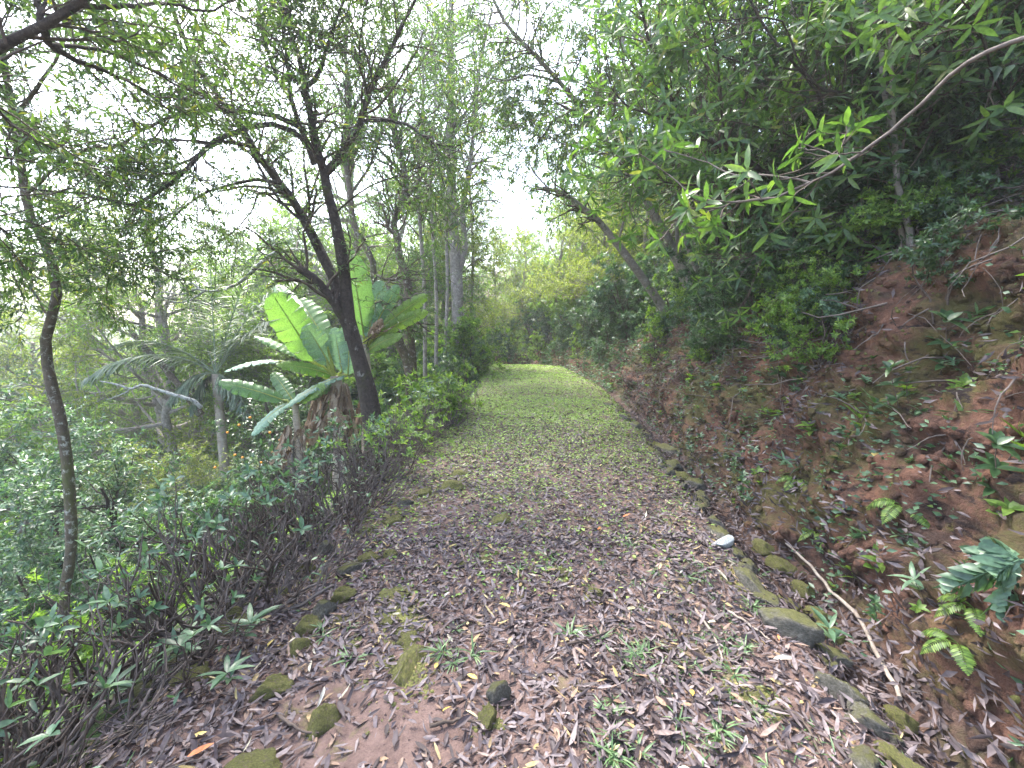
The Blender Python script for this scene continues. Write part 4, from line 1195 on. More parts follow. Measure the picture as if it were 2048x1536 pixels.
# ------------------------------------------------------------------ palms
def palm(label, base, top, tr, fronds, seed, mat=M_L_PALM):
    rng = np.random.default_rng(seed)
    root = thing('palm', label, 'palm', tuple(base))
    mb = MB()
    T = resample([base, base * .5 + top * .5 + [0.03, 0, 0], top], 40)
    rr = np.linspace(tr * 1.15, tr * 0.85, 40) * (1 + 0.05 * (np.arange(40) % 3 == 0))
    tubes(mb, (T - base)[None], rr[None], 12)
    mb.obj('trunk', M_BARK_PALM, root)
    for (tip, sag, ll) in fronds:
        tip = np.asarray(tip)
        L = np.linalg.norm(tip - top)
        mid = (top + tip) / 2 + np.array([0, 0, sag * L])
        t = np.linspace(0, 1, 30)[:, None]
        C = (1 - t) ** 2 * top + 2 * t * (1 - t) * mid + t * t * tip
        m2 = MB()
        tubes(m2, (C - base)[None], np.linspace(0.022, 0.005, 30)[None], 5, rnd=0.8)
        k = 64
        tt = np.linspace(0.12, 1.0, k) * 29
        i = np.minimum(tt.astype(int), 28)
        f = (tt - i)[:, None]
        p = C[i] * (1 - f) + C[i + 1] * f
        tg = nrm(C[i + 1] - C[i])
        sd = nrm(np.cross(tg, [0, 0, 1.0]) + 1e-5)
        prof = np.sin(np.linspace(0.25, 0.95, k) * math.pi) ** 0.6
        for s in (1, -1):
            d = tg * 0.55 + sd * s * 0.8 + rng.normal(0, .09, (k, 3))
            d[:, 2] += 0.05
            leaves(m2, p - base, d, np.tile([[0, 0, 1.0]], (k, 1)) + rng.normal(0, .2, (k, 3)), ll * prof * rng.uniform(.85, 1.1, k), 0.035, 'q12', rng.uniform(0.35, 0.7, k), 0.3, rng=rng)
        m2.obj('frond', mat, root)
    return root


pt_ = px(432, 748, 11.5)
pb_ = np.array([pt_[0] - 0.05, 11.5, gz(pt_[0], 11.5) - 0.1])
def F(x, y, Y, sag=0.3, ll=0.55):
    return (px(x, y, Y), sag, ll * 1.25)
palm('pale ringed palm trunk with grey-green fronds arching left of the banana plants', pb_, pt_, 0.115,
     [F(172, 760, 10.4, .42, .6), F(235, 690, 11.5, .3, .6), F(420, 520, 12.0, .1, .6), F(520, 500, 11.6, .15, .6), F(600, 560, 11.5, .3, .6), F(340, 540, 12.5, .2, .6), F(620, 640, 11.0, .35, .55), F(520, 660, 12.6, .3, .5),
      F(500, 830, 11.2, .35, .45), F(385, 820, 11.3, .4, .45), F(340, 800, 10.9, .4, .5), F(480, 850, 12.2, .45, .4)], 81)
pt_ = px(560, 545, 17)
pb_ = np.array([pt_[0], 17, gz(pt_[0], 17) - 0.1])
palm('second palm further back, its upright fronds above the lichen bough', pb_, pt_, 0.12,
     [F(395, 440, 17, .2, .8), F(450, 480, 16.5, .3, .8), F(530, 440, 17, .1, .8), F(640, 460, 17, .2, .8), F(690, 540, 16, .3, .7), F(480, 620, 16, .4, .7), F(600, 430, 18, .1, .7), F(430, 560, 16.5, .4, .8)], 82)

# leaning broken trunk and pale dead branch in front of the dark hollow
def log_thing(name, label, cat, pts, rr, bark, offs=(), group=None):
    Q = limb(pts, 22, 0.004)
    o = Q[0].copy()
    mb = MB()
    tubes(mb, (Q - o)[None], np.interp(np.linspace(0, 1, 22), np.linspace(0, 1, len(rr)), rr)[None], 8, rough=0.08)
    root = tag(mb.obj(name, bark), label, cat, group)
    root.location = tuple(o)
    for pts2, a, b in offs:
        m2 = MB()
        tubes(m2, (limb(pts2, 12, 0.003) - o)[None], np.linspace(a, b, 12)[None], 6, rough=0.08)
        m2.obj('side_branch', bark, root)
    return root


log_thing('dead_branch', 'bare pale dead branch reaching left from behind the palm trunk', 'branch',
          [(402, 815, 10.6), (385, 800, 10.5), (350, 790, 10.4), (310, 778, 10.3), (285, 770, 10.2), (262, 778, 10.1), (230, 768, 10.0), (200, 762, 9.9)], [0.05, 0.045, 0.042, 0.04, 0.034, 0.03, 0.024, 0.01], M_BARK_LICHEN,
          [([(262, 778, 10.1), (240, 790, 10.0), (212, 800, 9.9)], 0.016, 0.006)])
log_thing('dead_tree', 'leaning brown bare tree in the shade left of the palm', 'tree',
          [(402, 830, 11.3), (365, 780, 11.4), (340, 750, 11.5), (320, 725, 11.6), (295, 700, 11.7), (260, 660, 11.8)], [0.09, 0.085, 0.08, 0.08, 0.07, 0.06], M_BARK_MOSS)

# orange tree
ot = tree_kind('orange_tree', 'orange tree', 3.0, 1.25, M_BARK_DARK, M_L_DARK, ((0.07, 0.11), (0.03, 0.045)), 111, 14, 100, 520, 8, cb=0.15, kind='q4')
p_ = px(560, 900, 8.8)
ot.put((p_[0], 8.8, gz(p_[0], 8.8)), 0.4, 1.0, label='small orange tree with bright fruit under the banana leaves')
for (x, y) in [(470, 910), (485, 915), (455, 865), (478, 850), (500, 835), (560, 880), (572, 925), (522, 925), (545, 905), (430, 935), (602, 905), (540, 865)]:
    mb = MB()
    me_s = []
    rr_ = 0.024
    th = np.linspace(0, math.pi, 7)
    ph = np.linspace(0, 2 * math.pi, 9)[:-1]
    V = np.array([[rr_ * math.sin(a) * math.cos(b), rr_ * math.sin(a) * math.sin(b), rr_ * 0.94 * math.cos(a)] for a in th for b in ph])
    idx = np.arange(56).reshape(7, 8)
    q = np.stack([idx[:-1], np.roll(idx, -1, 1)[:-1], np.roll(idx, -1, 1)[1:], idx[1:]], -1).reshape(-1, 4)
    mb.add(V, quads=q)
    o = mb.obj('fruit', M_FRUIT, ot.root)
    w = px(x, y, 7.9 + R.uniform(-.1, .2))
    o.location = Matrix(ot.root.matrix_basis).inverted() @ Vector(w)


# ------------------------------------------------------------------ hedge shrubs along the left edge
def hedge_kind(seed, leafm, h=0.62, dens=1.0, lf=(0.04, 0.07), lw=(0.015, 0.024), per=5, barky=M_TWIG, leafy=0.22):
    rng = np.random.default_rng(seed)
    root = thing('hedge_shrub', 'hedge shrub', 'shrub')
    ns = int(22 * dens)
    a = rng.uniform(0, 6.28, ns)
    b = np.stack([rng.normal(0, .09, ns), rng.normal(0, .16, ns), np.full(ns, -0.05)], 1)
    d = np.stack([np.cos(a) * .9 - 0.15, np.sin(a) * .9, rng.uniform(.35, 1.1, ns)], 1)
    P0 = grow(b, d, rng.uniform(.3, .6, ns) * h / .62, 7, .22, .10, rng)
    R0 = np.linspace(.0105, .0055, 7)[None] * rng.uniform(.7, 1.3, ns)[:, None]
    P1, R1 = spawn(P0, R0, int(74 * dens), .3, 1, .75, (.14, .32), 6, .22, .12, 1, .75, .5, rng)
    P2, R2 = spawn(P1, R1, int(150 * dens), .3, 1, .7, (.07, .2), 5, .22, .12, 1, .75, .6, rng)
    mt = MB()
    tubes(mt, P0, R0, 5)
    tubes(mt, P1, np.clip(R1, .0028, 1), 4)
    tubes(mt, P2, np.clip(R2, .002, 1), 3)
    mt.obj('stems', barky, root)
    ml = MB()
    tips = P2[np.argsort(-P2[:, -1, 2])[:int(len(P2) * leafy)]]
    rosettes(ml, tips[:, -1], tips[:, -1] - tips[:, -2], per, lf, lw, 'q8', 1.2, .25, rng=rng)
    rest = P2[rng.random(len(P2)) < leafy * .5]
    twig_leaves(ml, rest, 3, (lf[0] * .6, lf[1] * .8), (lw[0] * .6, lw[1] * .8), 'q8', rng=rng)
    ml.obj('foliage', leafm, root)
    return Proto(root)


H1 = hedge_kind(201, M_L_BLUE, barky=M_TWIG)
H2 = hedge_kind(202, M_L_FRESH, per=6, barky=M_TWIG_MID, leafy=0.4)
H3 = hedge_kind(203, M_L_BLUE, per=4, dens=1.15, barky=M_TWIG_MID, leafy=0.10)
H4 = hedge_kind(204, M_L_FRESH, h=0.8, per=9, lf=(0.07, 0.11), lw=(0.02, 0.032), leafy=1.0)
hy = [(0.9, H1), (1.25, H3), (1.6, H3), (1.95, H1), (2.3, H3), (2.65, H1), (3.05, H3), (3.45, H1), (3.85, H3), (4.3, H2), (4.8, H1), (5.3, H2), (5.9, H3), (6.4, H2), (7.0, H3), (7.7, H2), (8.4, H2), (9.2, H2)]
for i, (y, K) in enumerate(hy):
    u = -1.78 + 0.05 * math.sin(i * 2.3) - (0.15 if y < 2.2 else 0)
    leafy = 'with bare dark stems' if K is H3 else ('with bright green leaf tips' if K is H2 else 'with grey-green leaf tips')
    K.put((cpath(y) + u, y, float(ground(u, y)[2])), R.uniform(0, 6.28), R.uniform(.95, 1.2), (0, -0.12), 'hedge shrub %s, %s from the camera along the left edge' % (leafy, ORDN(i + 1)), 'twiggy hedge along the left edge of the path')
for i, (y, u) in enumerate([(1.0, -2.2), (1.6, -2.3)]):
    [H1, H3][i % 2].put((cpath(y) + u, y, float(ground(u, y)[2])), R.uniform(0, 6.28), R.uniform(1.0, 1.3), (0, -0.3), 'twiggy grey-green shrub in the second row behind the hedge', 'second row of hedge shrubs on the slope')
for i, (x, y) in enumerate([(850, 815), (905, 800), (815, 840), (880, 825)]):
    u, Y = px_ground(x + 8, y + 30)
    H4.put((cpath(Y) + u - .3, Y, float(ground(u - .3, Y)[2])), R.uniform(0, 6.28), 1.12, (0, 0), ['lush bright green whorled shrub at the far end of the hedge', 'bright green whorled shrub nearest the path at the far end of the hedge', 'bright green whorled shrub at the foot of the forked tree', 'bright green whorled shrub in front of its taller neighbour by the path'][i], 'bright green shrubs at the end of the hedge')


# ------------------------------------------------------------------ stones
def stone_mesh(rng, mat, rough=0.3, n=34):
    th = np.linspace(0, math.pi, n // 2 + 4)
    ph = np.linspace(0, 2 * math.pi, n + 5)[:-1]
    A, B = np.meshgrid(th, ph, indexing='ij')
    X = np.stack([np.sin(A) * np.cos(B), np.sin(A) * np.sin(B), np.cos(A)], -1)
    s = rng.integers(0, 1000)
    # angular facets: clip the ball with a few planes, then roughen
    for k in range(11):
        nn_ = nrm(rng.normal(0, 1, 3))
        d = rng.uniform(.42, .8)
        dist = np.maximum((X @ nn_) - d, 0)
        X = X - dist[..., None] * nn_ * 0.9
    X = X * (1 + rough * 0.22 * fbm(X[..., 0] + s, X[..., 1], X[..., 2], f=6.5, octv=3, seed=int(s) + 7))[..., None]
    f = 1 + rough * 0.62 * fbm(X[..., 0] + s, X[..., 1], X[..., 2], f=1.7, octv=4, seed=int(s))
    X = X * f[..., None]
    h, w = A.shape
    idx = np.arange(h * w).reshape(h, w)
    nx_ = np.roll(idx, -1, 1)
    q = np.stack([idx[:-1], idx[1:], nx_[1:], nx_[:-1]], -1).reshape(-1, 4)
    mb = MB()
    mb.add(X.reshape(-1, 3), quads=q)
    return mb.mesh('stone', mat)


SM = [stone_mesh(R, M_STONE) for _ in range(6)]
SMM = [stone_mesh(R, M_MOSSY) for _ in range(5)]
SMP = stone_mesh(R, M_PALESTONE, 0.1)


def stone(x, y, w, h, ang, mats, label, group, lift=0.25, name='stone', d=None):
    u, Y = px_ground(x, y + h * 0.35)
    g = ground(u, Y)
    sc = Y * 1.05 / F_PX
    me = mats[int(R.integers(len(mats)))]
    o = bpy.data.objects.new(name, me)
    COL.objects.link(o)
    sw, sh = w * sc / 2, h * sc / 2
    o.scale = (sw * R.uniform(.9, 1.15), d if d else max(sw * R.uniform(.5, .8), .03), min(max(sh, sw * .55), sw))
    o.location = (g[0], g[1], g[2] + o.scale[2] * lift)
    o.rotation_euler = (R.normal(0, .12), R.normal(0, .12), math.radians(ang))
    return tag(o, label, 'stone', group)


ORD = [ORDN(i) for i in range(1, 60)]
ORD_ = ['first', 'second', 'third', 'fourth', 'fifth', 'sixth', 'seventh', 'eighth', 'ninth', 'tenth', 'eleventh', 'twelfth', 'thirteenth', 'fourteenth', 'fifteenth', 'sixteenth', 'seventeenth', 'eighteenth', 'nineteenth', 'twentieth',
       'twenty-first', 'twenty-second', 'twenty-third', 'twenty-fourth']
rs = [(1800, 1505, 110, 100, 100), (1725, 1500, 100, 90, 60), (1735, 1425, 130, 100, 100), (1680, 1365, 100, 120, 120), (1650, 1300, 80, 60, 20), (1575, 1232, 120, 100, 120), (1570, 1195, 70, 50, 10), (1500, 1150, 90, 70, 110), (1490, 1122, 60, 50, 30), (1475, 1100, 55, 40, 60),
      (1435, 1060, 60, 50, 80), (1425, 1035, 60, 40, 60), (1400, 1000, 60, 40, 90), (1395, 985, 50, 35, 60), (1385, 963, 55, 36, 60), (1355, 945, 55, 30, 40), (1340, 928, 50, 26, 60), (1335, 902, 60, 20, 20), (1318, 890, 45, 16, 40), (1290, 868, 40, 16, 30), (1270, 850, 36, 14, 20), (1250, 835, 30, 12, 40), (1235, 822, 28, 11, 20), (1215, 808, 26, 10, 20)]
for i, (x, y, w, h, a) in enumerate(rs):
    stone(x, y, w * 1.08, h * 0.85, 100 + R.normal(0, 14) + (a % 37) * .5, SM if i % 3 else SM[:3] + SMM[:2], 'mossy grey stone, %s from the camera in the row edging the right side' % ORD[i], 'stones edging the right side of the path', 0.02)
for i, yf in enumerate(np.arange(1.35, 8.6, 0.21)):
    uf = 1.44 + R.normal(0, .035)
    g = ground(uf, yf)
    o = bpy.data.objects.new('stone', (SM + SMM[:2])[int(R.integers(8))])
    COL.objects.link(o)
    sz_ = R.uniform(.035, .065)
    o.scale = (sz_ * 1.5, sz_, sz_ * .9)
    o.location = (g[0], g[1], g[2] + .005)
    o.rotation_euler = (R.normal(0, .2), R.normal(0, .2), math.radians(95 + R.normal(0, 22)))
    tag(o, 'small half-buried stone in the right edging row', 'stone', 'small stones filling the right edging')
stone(1448, 1083, 50, 34, 10, [SMP], 'smooth pale grey stone standing out among the mossy stones of the right edging', None, 0.5)
for i, (x, y, w, h, a) in enumerate([(1560, 1120, 60, 45, 120), (1600, 1170, 60, 50, 120), (1630, 1220, 60, 60, 120), (1665, 1260, 60, 60, 120), (1520, 1085, 60, 45, 110), (1790, 1420, 70, 90, 120)]):
    stone(x, y, w * 1.2, h, a, SMM, 'dark moss covered stone on the ditch side of the edging, %s from the camera' % ORD[[4, 3, 2, 1, 5, 0][i]], 'mossy stones on the ditch side')
ls = [(680, 1180, 60, 50, 30), (655, 1210, 55, 50, 60), (610, 1240, 62, 60, 20), (600, 1275, 60, 56, 60), (540, 1360, 90, 66, 20), (640, 1425, 75, 90, 60), (520, 1525, 110, 60, 0), (700, 1135, 45, 22, 30), (740, 1110, 40, 26, 20), (775, 1104, 36, 20, 20),
      (790, 1035, 46, 28, 40), (815, 1003, 36, 20, 30), (735, 1022, 40, 18, 40), (660, 1090, 40, 40, 30), (630, 1080, 30, 26, 30), (605, 1133, 40, 28, 30), (490, 1235, 60, 56, 30), (450, 1250, 50, 46, 0), (395, 1340, 70, 40, 0), (470, 1215, 50, 36, 20), (560, 1180, 40, 26, 20), (905, 968, 60, 16, 20), (850, 985, 40, 14, 20), (920, 945, 44, 14, 20)]
for i, (x, y, w, h, a) in enumerate(ls):
    near = 'nearest the camera' if y > 1400 else ('by the hedge stems' if x < 620 and y > 1120 else ('in the middle of the left edging' if y > 1060 else 'far along the left edging'))
    stone(x, y, w * 1.15, h * 1.1, a, SMM[:3] if i % 2 == 0 else SMM[3:] + SM[3:5], 'mossy left stone %s, %s largest' % (near.replace('in the middle of the left edging', 'midway'), ORD[sorted(range(len(ls)), key=lambda q: -ls[q][2] * ls[q][3]).index(i)]), 'stones scattered along the left edge of the path', 0.1)
stone(1000, 1385, 66, 60, 30, [SM[3]], 'dark mossy stone sunk in the middle of the path close to the camera', 'pair of stones in the middle of the path', 0.35)
stone(978, 1425, 62, 60, 60, [SMM[1]], 'yellow-green moss cushion touching the dark stone in the middle of the path', 'pair of stones in the middle of the path', 0.3)
for i, (x, y, w, h, a) in enumerate([(820, 1255, 130, 80, 80), (818, 1330, 170, 110, 90), (770, 1240, 34, 40, 0), (800, 1190, 90, 24, 0), (965, 1120, 36, 26, 0), (925, 1128, 24, 20, 0), (1000, 1042, 60, 20, 10), (1120, 1145, 40, 30, 0), (1500, 1390, 90, 50, 0), (1185, 1185, 40, 22, 0)]):
    stone(x, y, w * 1.1, h * 0.6, a, SMM, ['long moss cushion on the path left of centre, upper half', 'long moss cushion on the path left of centre, lower half', 'small round moss cushion beside the long one', 'flat moss cushion above the long one', 'small mossy cobble in the middle of the path',
          'tiny moss tuft left of the small cobble', 'flat brown stone sunk in the litter far up the path', 'moss patch right of the small cobble', 'moss patch near the right edging stones', 'low moss patch in mid path'][i], 'moss cushions on the path', -0.45 if w > 60 else 0.0, name='moss_cushion')['category'] = 'moss cushion'

# moss growing in patches on the path
MP = [(px_ground(x, y), w) for x, y, w in [(820, 1240, .10), (825, 1290, .11), (815, 1340, .13), (805, 1195, .08), (770, 1240, .06), (910, 965, .16), (860, 990, .12), (950, 940, .14), (1500, 1390, .09), (1180, 1190, .05), (1120, 1150, .06), (1480, 1160, .08), (700, 1290, .06), (740, 1060, .1), (800, 1020, .12), (1000, 1000, .08), (620, 1160, .07), (985, 1450, .05)]]


mu = np.concatenate([uu + R.normal(0, w * .6, int(6500 * w)) for (uu, yq), w in MP])
my = np.concatenate([yq + R.normal(0, w * .8, int(6500 * w)) for (uu, yq), w in MP])
lumps('moss', M_MOSSY, 0, (.006, .017), .5, (-1, 1), (1, 2), lambda u, y: np.clip(.55 + fbm(cpath(y) + u, y, f=11.0, seed=55), 0, 1), at=(mu, my))

# long pale stick in the ditch, other sticks
log_thing('fallen_stick', 'long pale curved stick lying in the ditch beside the edging stones', 'stick',
          [(q[0], q[1], px_ground(q[0], q[1])[1] - .04) for q in ((1522, 1063), (1570, 1085), (1620, 1130), (1665, 1185), (1720, 1235), (1745, 1290), (1775, 1345), (1805, 1400))], [0.005, 0.007, 0.0085, 0.0095, 0.0105, 0.011, 0.0115, 0.0105], M_TWIG_PALE)
for i, (a, b, c, lab) in enumerate([((1130, 1300), (1190, 1285), (1240, 1262), 'dark thin stick lying in the middle of the path'), ((1455, 1230), (1500, 1260), (1540, 1290), 'short pale stick on the path left of the edging stones'),
                                    ((1400, 1240), (1430, 1290), (1445, 1330), 'thin grey stick pointing at the camera on the right of the path'), ((560, 1440), (600, 1470), (640, 1480), 'dark stick by the nearest left stone'), ((1540, 1430), (1600, 1445), (1640, 1520), 'reddish bent twig near the camera on the right'),
                                    ((860, 1470), (920, 1455), (960, 1460), 'brown stick low in the middle of the path')]):
    P = []
    for q in (a, b, c):
        u, Y = px_ground(*q)
        g = ground(u, Y)
        P.append(g + [0, 0, 0.02])
    Q = resample(P, 10, 0.002)
    mb = MB()
    tubes(mb, (Q - Q[0])[None], np.linspace(.008, .004, 10)[None], 6, rough=.1)
    o = tag(mb.obj('fallen_stick', M_TWIG_PALE if i in (1, 2) else M_TWIG), lab, 'stick')
    o.location = tuple(Q[0])


# ------------------------------------------------------------------ fallen leaves
def litter_batch(mb, n, ur, yr, L, W, kind, rnd=None, dens=None, lift=(0.002, 0.03), rng=R, ypow=1.0):
    u = rng.uniform(ur[0], ur[1], n)
    y = yr[0] + (yr[1] - yr[0]) * rng.random(n) ** ypow
    if dens is not None:
        k = rng.random(n) < dens(u, y)
        u, y = u[k], y[k]
    n = len(u)
    p = ground(u, y)
    N = gnormal(u, y)
    a = rng.uniform(0, 6.28, n)
    d = np.stack([np.cos(a), np.sin(a), np.zeros(n)], 1)
    d -= (d * N).sum(1, keepdims=True) * N
    d += N * rng.normal(0.05, .16, n)[:, None]
    p = p + N * rng.uniform(lift[0], lift[1], n)[:, None]
    nn_ = N + rng.normal(0, .38, (n, 3))
    sc = rng.uniform(0.7, 1.1, n)
    leaves(mb, p, d, nn_, rng.uniform(*L, n) * sc, rng.uniform(*W, n) * sc, kind, rng.normal(0.05, .3, n), rng.normal(.2, .45, n), rnd=None if rnd is None else rnd(n), rng=rng)


def dens_path(u, y):
    x = cpath(y) + u
    d = 0.95 + 0 * u
    # worn bare soil close to the camera, left of centre, and the green far half
    bare = np.exp(-((x + 0.55) / 0.5) ** 2 - ((y - 1.5) / 0.5) ** 2) * 0.85 + np.exp(-((x - 0.0) / 0.4) ** 2 - ((y - 2.6) / 0.5) ** 2) * 0.35
    d = d * (1 - bare) * (0.62 + 0.38 * np.clip(fbm(x, y, f=1.6, seed=44) + 0.9, 0, 1))
    return np.clip(d * np.interp(y, [0, 6, 9, 13, 20], [1, .9, .6, .28, .05]), 0, 1)


mb = MB()
litter_batch(mb, 9000, (-1.8, 1.6), (0.9, 3.2), (.015, .045), (.006, .016), 'q4', dens=dens_path, lift=(0.0, 0.012))
litter_batch(mb, 19000, (-1.8, 1.6), (0.9, 3.2), (.04, .09), (.010, .022), 'q8', dens=dens_path, lift=(0.0, 0.02))
litter_batch(mb, 24000, (-1.8, 1.7), (3.0, 7.0), (.045, .09), (.012, .024), 'q4', dens=dens_path, lift=(0, .02))
litter_batch(mb, 13000, (-1.8, 1.8), (7, 15), (.06, .11), (.02, .035), 'q2', dens=dens_path, lift=(0, .02))
mb.obj('leaf_litter', M_LITTER, stuff=True)
mb = MB()
litter_batch(mb, 4500, (1.45, 2.15), (1.0, 9.0), (.05, .10), (.014, .028), 'q4', lift=(0, .05), rnd=lambda n: R.random(n) * .8, ypow=1.4)
litter_batch(mb, 2600, (-2.8, -1.5), (0.9, 6.0), (.05, .10), (.014, .028), 'q4', lift=(0, .03), rnd=lambda n: R.random(n) * .85)
db = lambda u, y: np.clip(fbm(cpath(y) + u, y, f=1.3, seed=61) * 1.8 + np.interp(y, [2, 4, 9], [.4, .1, -.1]), 0.06, 1)
litter_batch(mb, 5000, (1.8, 3.6), (1.0, 3.4), (.035, .10), (.011, .026), 'q8', lift=(0, .03), dens=db, rnd=lambda n: R.random(n) * .8)
litter_batch(mb, 33000, (1.9, 5.2), (1.0, 11.0), (.05, .11), (.014, .028), 'q4', lift=(0, .04), dens=db, rnd=lambda n: R.random(n) * .75)
litter_batch(mb, 12000, (3.6, 9.0), (1.5, 14.0), (.06, .13), (.02, .035), 'q2', lift=(0, .04), rnd=lambda n: R.random(n) * .8)
mb.obj('ditch_and_bank_litter', M_LITTER, stuff=True)
# small soil crumbs and pebbles
mb = MB()
n = 4500
u = R.uniform(-1.5, 1.5, n)
y = 1.0 + 3.6 * R.random(n) ** 1.3
p = ground(u, y)
oct_ = np.array([[1, 0, 0], [-1, 0, 0], [0, 1, 0], [0, -1, 0], [0, 0, 1], [0, 0, -1]], float)
otr = np.array([[0, 2, 4], [2, 1, 4], [1, 3, 4], [3, 0, 4], [2, 0, 5], [1, 2, 5], [3, 1, 5], [0, 3, 5]])
sz = R.uniform(.002, .007, n) * R.uniform(.6, 1.4, n)
V = p[:, None, :] + oct_[None] * sz[:, None, None] * R.uniform(.6, 1.3, (n, 6, 1))
mb.add(V.reshape(-1, 3), tris=((np.arange(n) * 6)[:, None, None] + otr[None]).reshape(-1, 3))
mb.obj('gravel', M_PATH, stuff=True, smooth=False)

# the largest fallen leaves, one by one
LM = {}
for key, mat in (('brown', M_LITTER), ('yellow', M_YELLOW), ('bleached', M_WHITE), ('orange', M_ORANGE)):
    LM[key] = []
    for j in range(16 if key == 'brown' else 3):
        m_ = MB()
        rv = (0.08 + 0.8 * j / 15) if key == 'brown' else R.random()
        leaves(m_, np.zeros((1, 3)), np.array([[1.0, 0, 0]]), np.array([[0, R.normal(0, .25), 1.0]]), 1.0, R.uniform(.18, .32), 'q12', R.normal(0.05, .3), R.normal(.35, .5), rnd=np.array([rv]))
        LM[key].append(m_.mesh('fallen_leaf', mat))


def fallen(u, y, key, size, label, group, rz=None, lift=None):
    j = int(R.integers(len(LM[key])))
    rz = R.uniform(0, 6.28) if rz is None else rz
    if not label:
        tone = ['blackish', 'dark brown', 'purple-brown', 'mid brown', 'greyish brown', 'pale brown'][min(5, j * 6 // 16)]
        a = (rz % math.pi) / math.pi
        way = 'lying across' if a < .2 or a > .8 else ('pointing ahead' if .4 < a < .6 else 'lying diagonally')
        side = ['at the left edge,', 'left of centre,', 'in the middle,', 'right of centre,', 'at the right edge,'][int(np.clip((u + 1.5) / .62, 0, 4))]
        row = ['nearest strip of path', 'second strip of path', 'third strip of path', 'fourth strip of path', 'farthest strip of near litter'][int(np.clip((y - 1.15) / .36, 0, 4))]
        size_w = 'small' if size < .085 else ('large' if size > .105 else 'middling')
        label = '%s %s leaf %s %s %s' % (size_w, tone, way, side, row)
        label = label.replace('farthest strip of near litter', 'farthest strip')
    o = bpy.data.objects.new('fallen_leaf', LM[key][j])
    COL.objects.link(o)
    g = ground(u, y)
    o.location = (g[0], g[1], g[2] + (R.uniform(.018, .035) if lift is None else lift))
    N = Vector(gnormal(u, y))
    o.rotation_mode = 'QUATERNION'
    from mathutils import Quaternion
    o.rotation_quaternion = N.to_track_quat('Z', 'X') @ Quaternion((0, 0, 1), R.uniform(0, 6.28) if rz is None else rz) @ Quaternion((0, 1, 0), R.normal(0, .15)) @ Quaternion((1, 0, 0), R.normal(0, .2))
    o.scale = (size, size * R.uniform(.8, 1.2), size)
    return tag(o, label, 'leaf', group)


for i in range(255):
    y = 1.15 + 1.9 * R.random() ** 1.5
    u = R.uniform(-1.5, 1.75)
    if -1.0 < u < -0.2 and y < 1.8 and R.random() < .5:
        continue
    fallen(u, y, 'brown', R.uniform(.06, .11), '', 'large brown leaves on the near path')
for i, (x, y, key, s, lab) in enumerate([
    (1020, 1228, 'yellow', .075, 'bright yellow leaf lying on bare soil in mid path'), (1148, 1272, 'bleached', .085, 'cream bleached leaf on the path below the yellow one'), (1545, 1332, 'bleached', .12, 'white bleached leaf on the right near the mossy edging'),
    (900, 1195, 'bleached', .07, 'pale leaf left of centre beside the long moss cushion'), (1245, 1043, 'orange', .08, 'red-orange leaf on the right half of the path further up'), (1200, 1060, 'orange', .07, 'orange leaf just below the red-orange one'),
    (375, 1528, 'orange', .10, 'red leaf at the bottom left'), (385, 1490, 'yellow', .05, 'round yellow leaf at the bottom left'), (980, 1142, 'yellow', .06, 'small tan-yellow leaf above the small cobble'), (745, 1118, 'yellow', .06, 'yellow leaf against a mossy stone at left'),
    (1385, 1405, 'yellow', .07, 'upright tan leaf on the right near the camera'), (885, 1440, 'yellow', .045, 'small pale yellow leaf left of the middle stones'), (955, 1372, 'yellow', .06, 'narrow yellow leaf above the middle stones'), (870, 1350, 'yellow', .06, 'pale yellow leaf on the edge of the long moss cushion'),
    (1555, 1280, 'orange', .06, 'orange-brown curled leaf by the edging stones'), (1140, 1447, 'bleached', .04, 'small white leaf fragment below the middle of the path'), (1740, 922, 'yellow', .09, 'long yellow leaf lying on the right bank'), (1470, 1000, 'yellow', .07, 'yellow leaf in the ditch'),
    (650, 1390, 'bleached', .08, 'cream leaf on top of the nearest left stone'), (550, 1290, 'yellow', .07, 'pale yellow leaf in front of the left moss stones'), (1000, 930, 'bleached', .05, 'small pale leaf among the green cover'), (1610, 1400, 'brown', .12, 'broad flat brown leaf on the right near the camera'),
]):
    u, Y = px_ground(x, y)
    fallen(u, Y, key, s, lab, None, lift=.03)


# ------------------------------------------------------------------ ground cover and weeds
def cover(mb, n, ur, yr, size, dens, rng=R, kind='q2', hgt=0.03, ypow=1.0):
    u = rng.uniform(ur[0], ur[1], n)
    y = yr[0] + (yr[1] - yr[0]) * rng.random(n) ** ypow
    k = rng.random(n) < dens(u, y)
    u, y = u[k], y[k]
    n = len(u)
    p = ground(u, y)
    N = gnormal(u, y)
    a = rng.uniform(0, 6.28, n)
    d = np.stack([np.cos(a), np.sin(a), rng.uniform(0, .5, n)], 1)
    p = p + N * rng.uniform(0.005, hgt, n)[:, None]
    s = rng.uniform(*size, n)
    leaves(mb, p, d, N + rng.normal(0, .4, (n, 3)), s, s * rng.uniform(.35, .6, n), kind, .2, .2, rng=rng)


def dens_cover(u, y):
    x = cpath(y) + u
    nz = fbm(x, y, f=1.1, seed=71)
    base = np.interp(y, [2.5, 4, 5.5, 7.0, 9, 14, 30], [0.06, 0.5, .85, 1, 1, 1, 1])
    return np.clip(base + nz * .4 * (1 - base * .7), 0, 1) * np.interp(np.abs(u + .1), [0, 1.2, 1.7], [1, .95, .5])


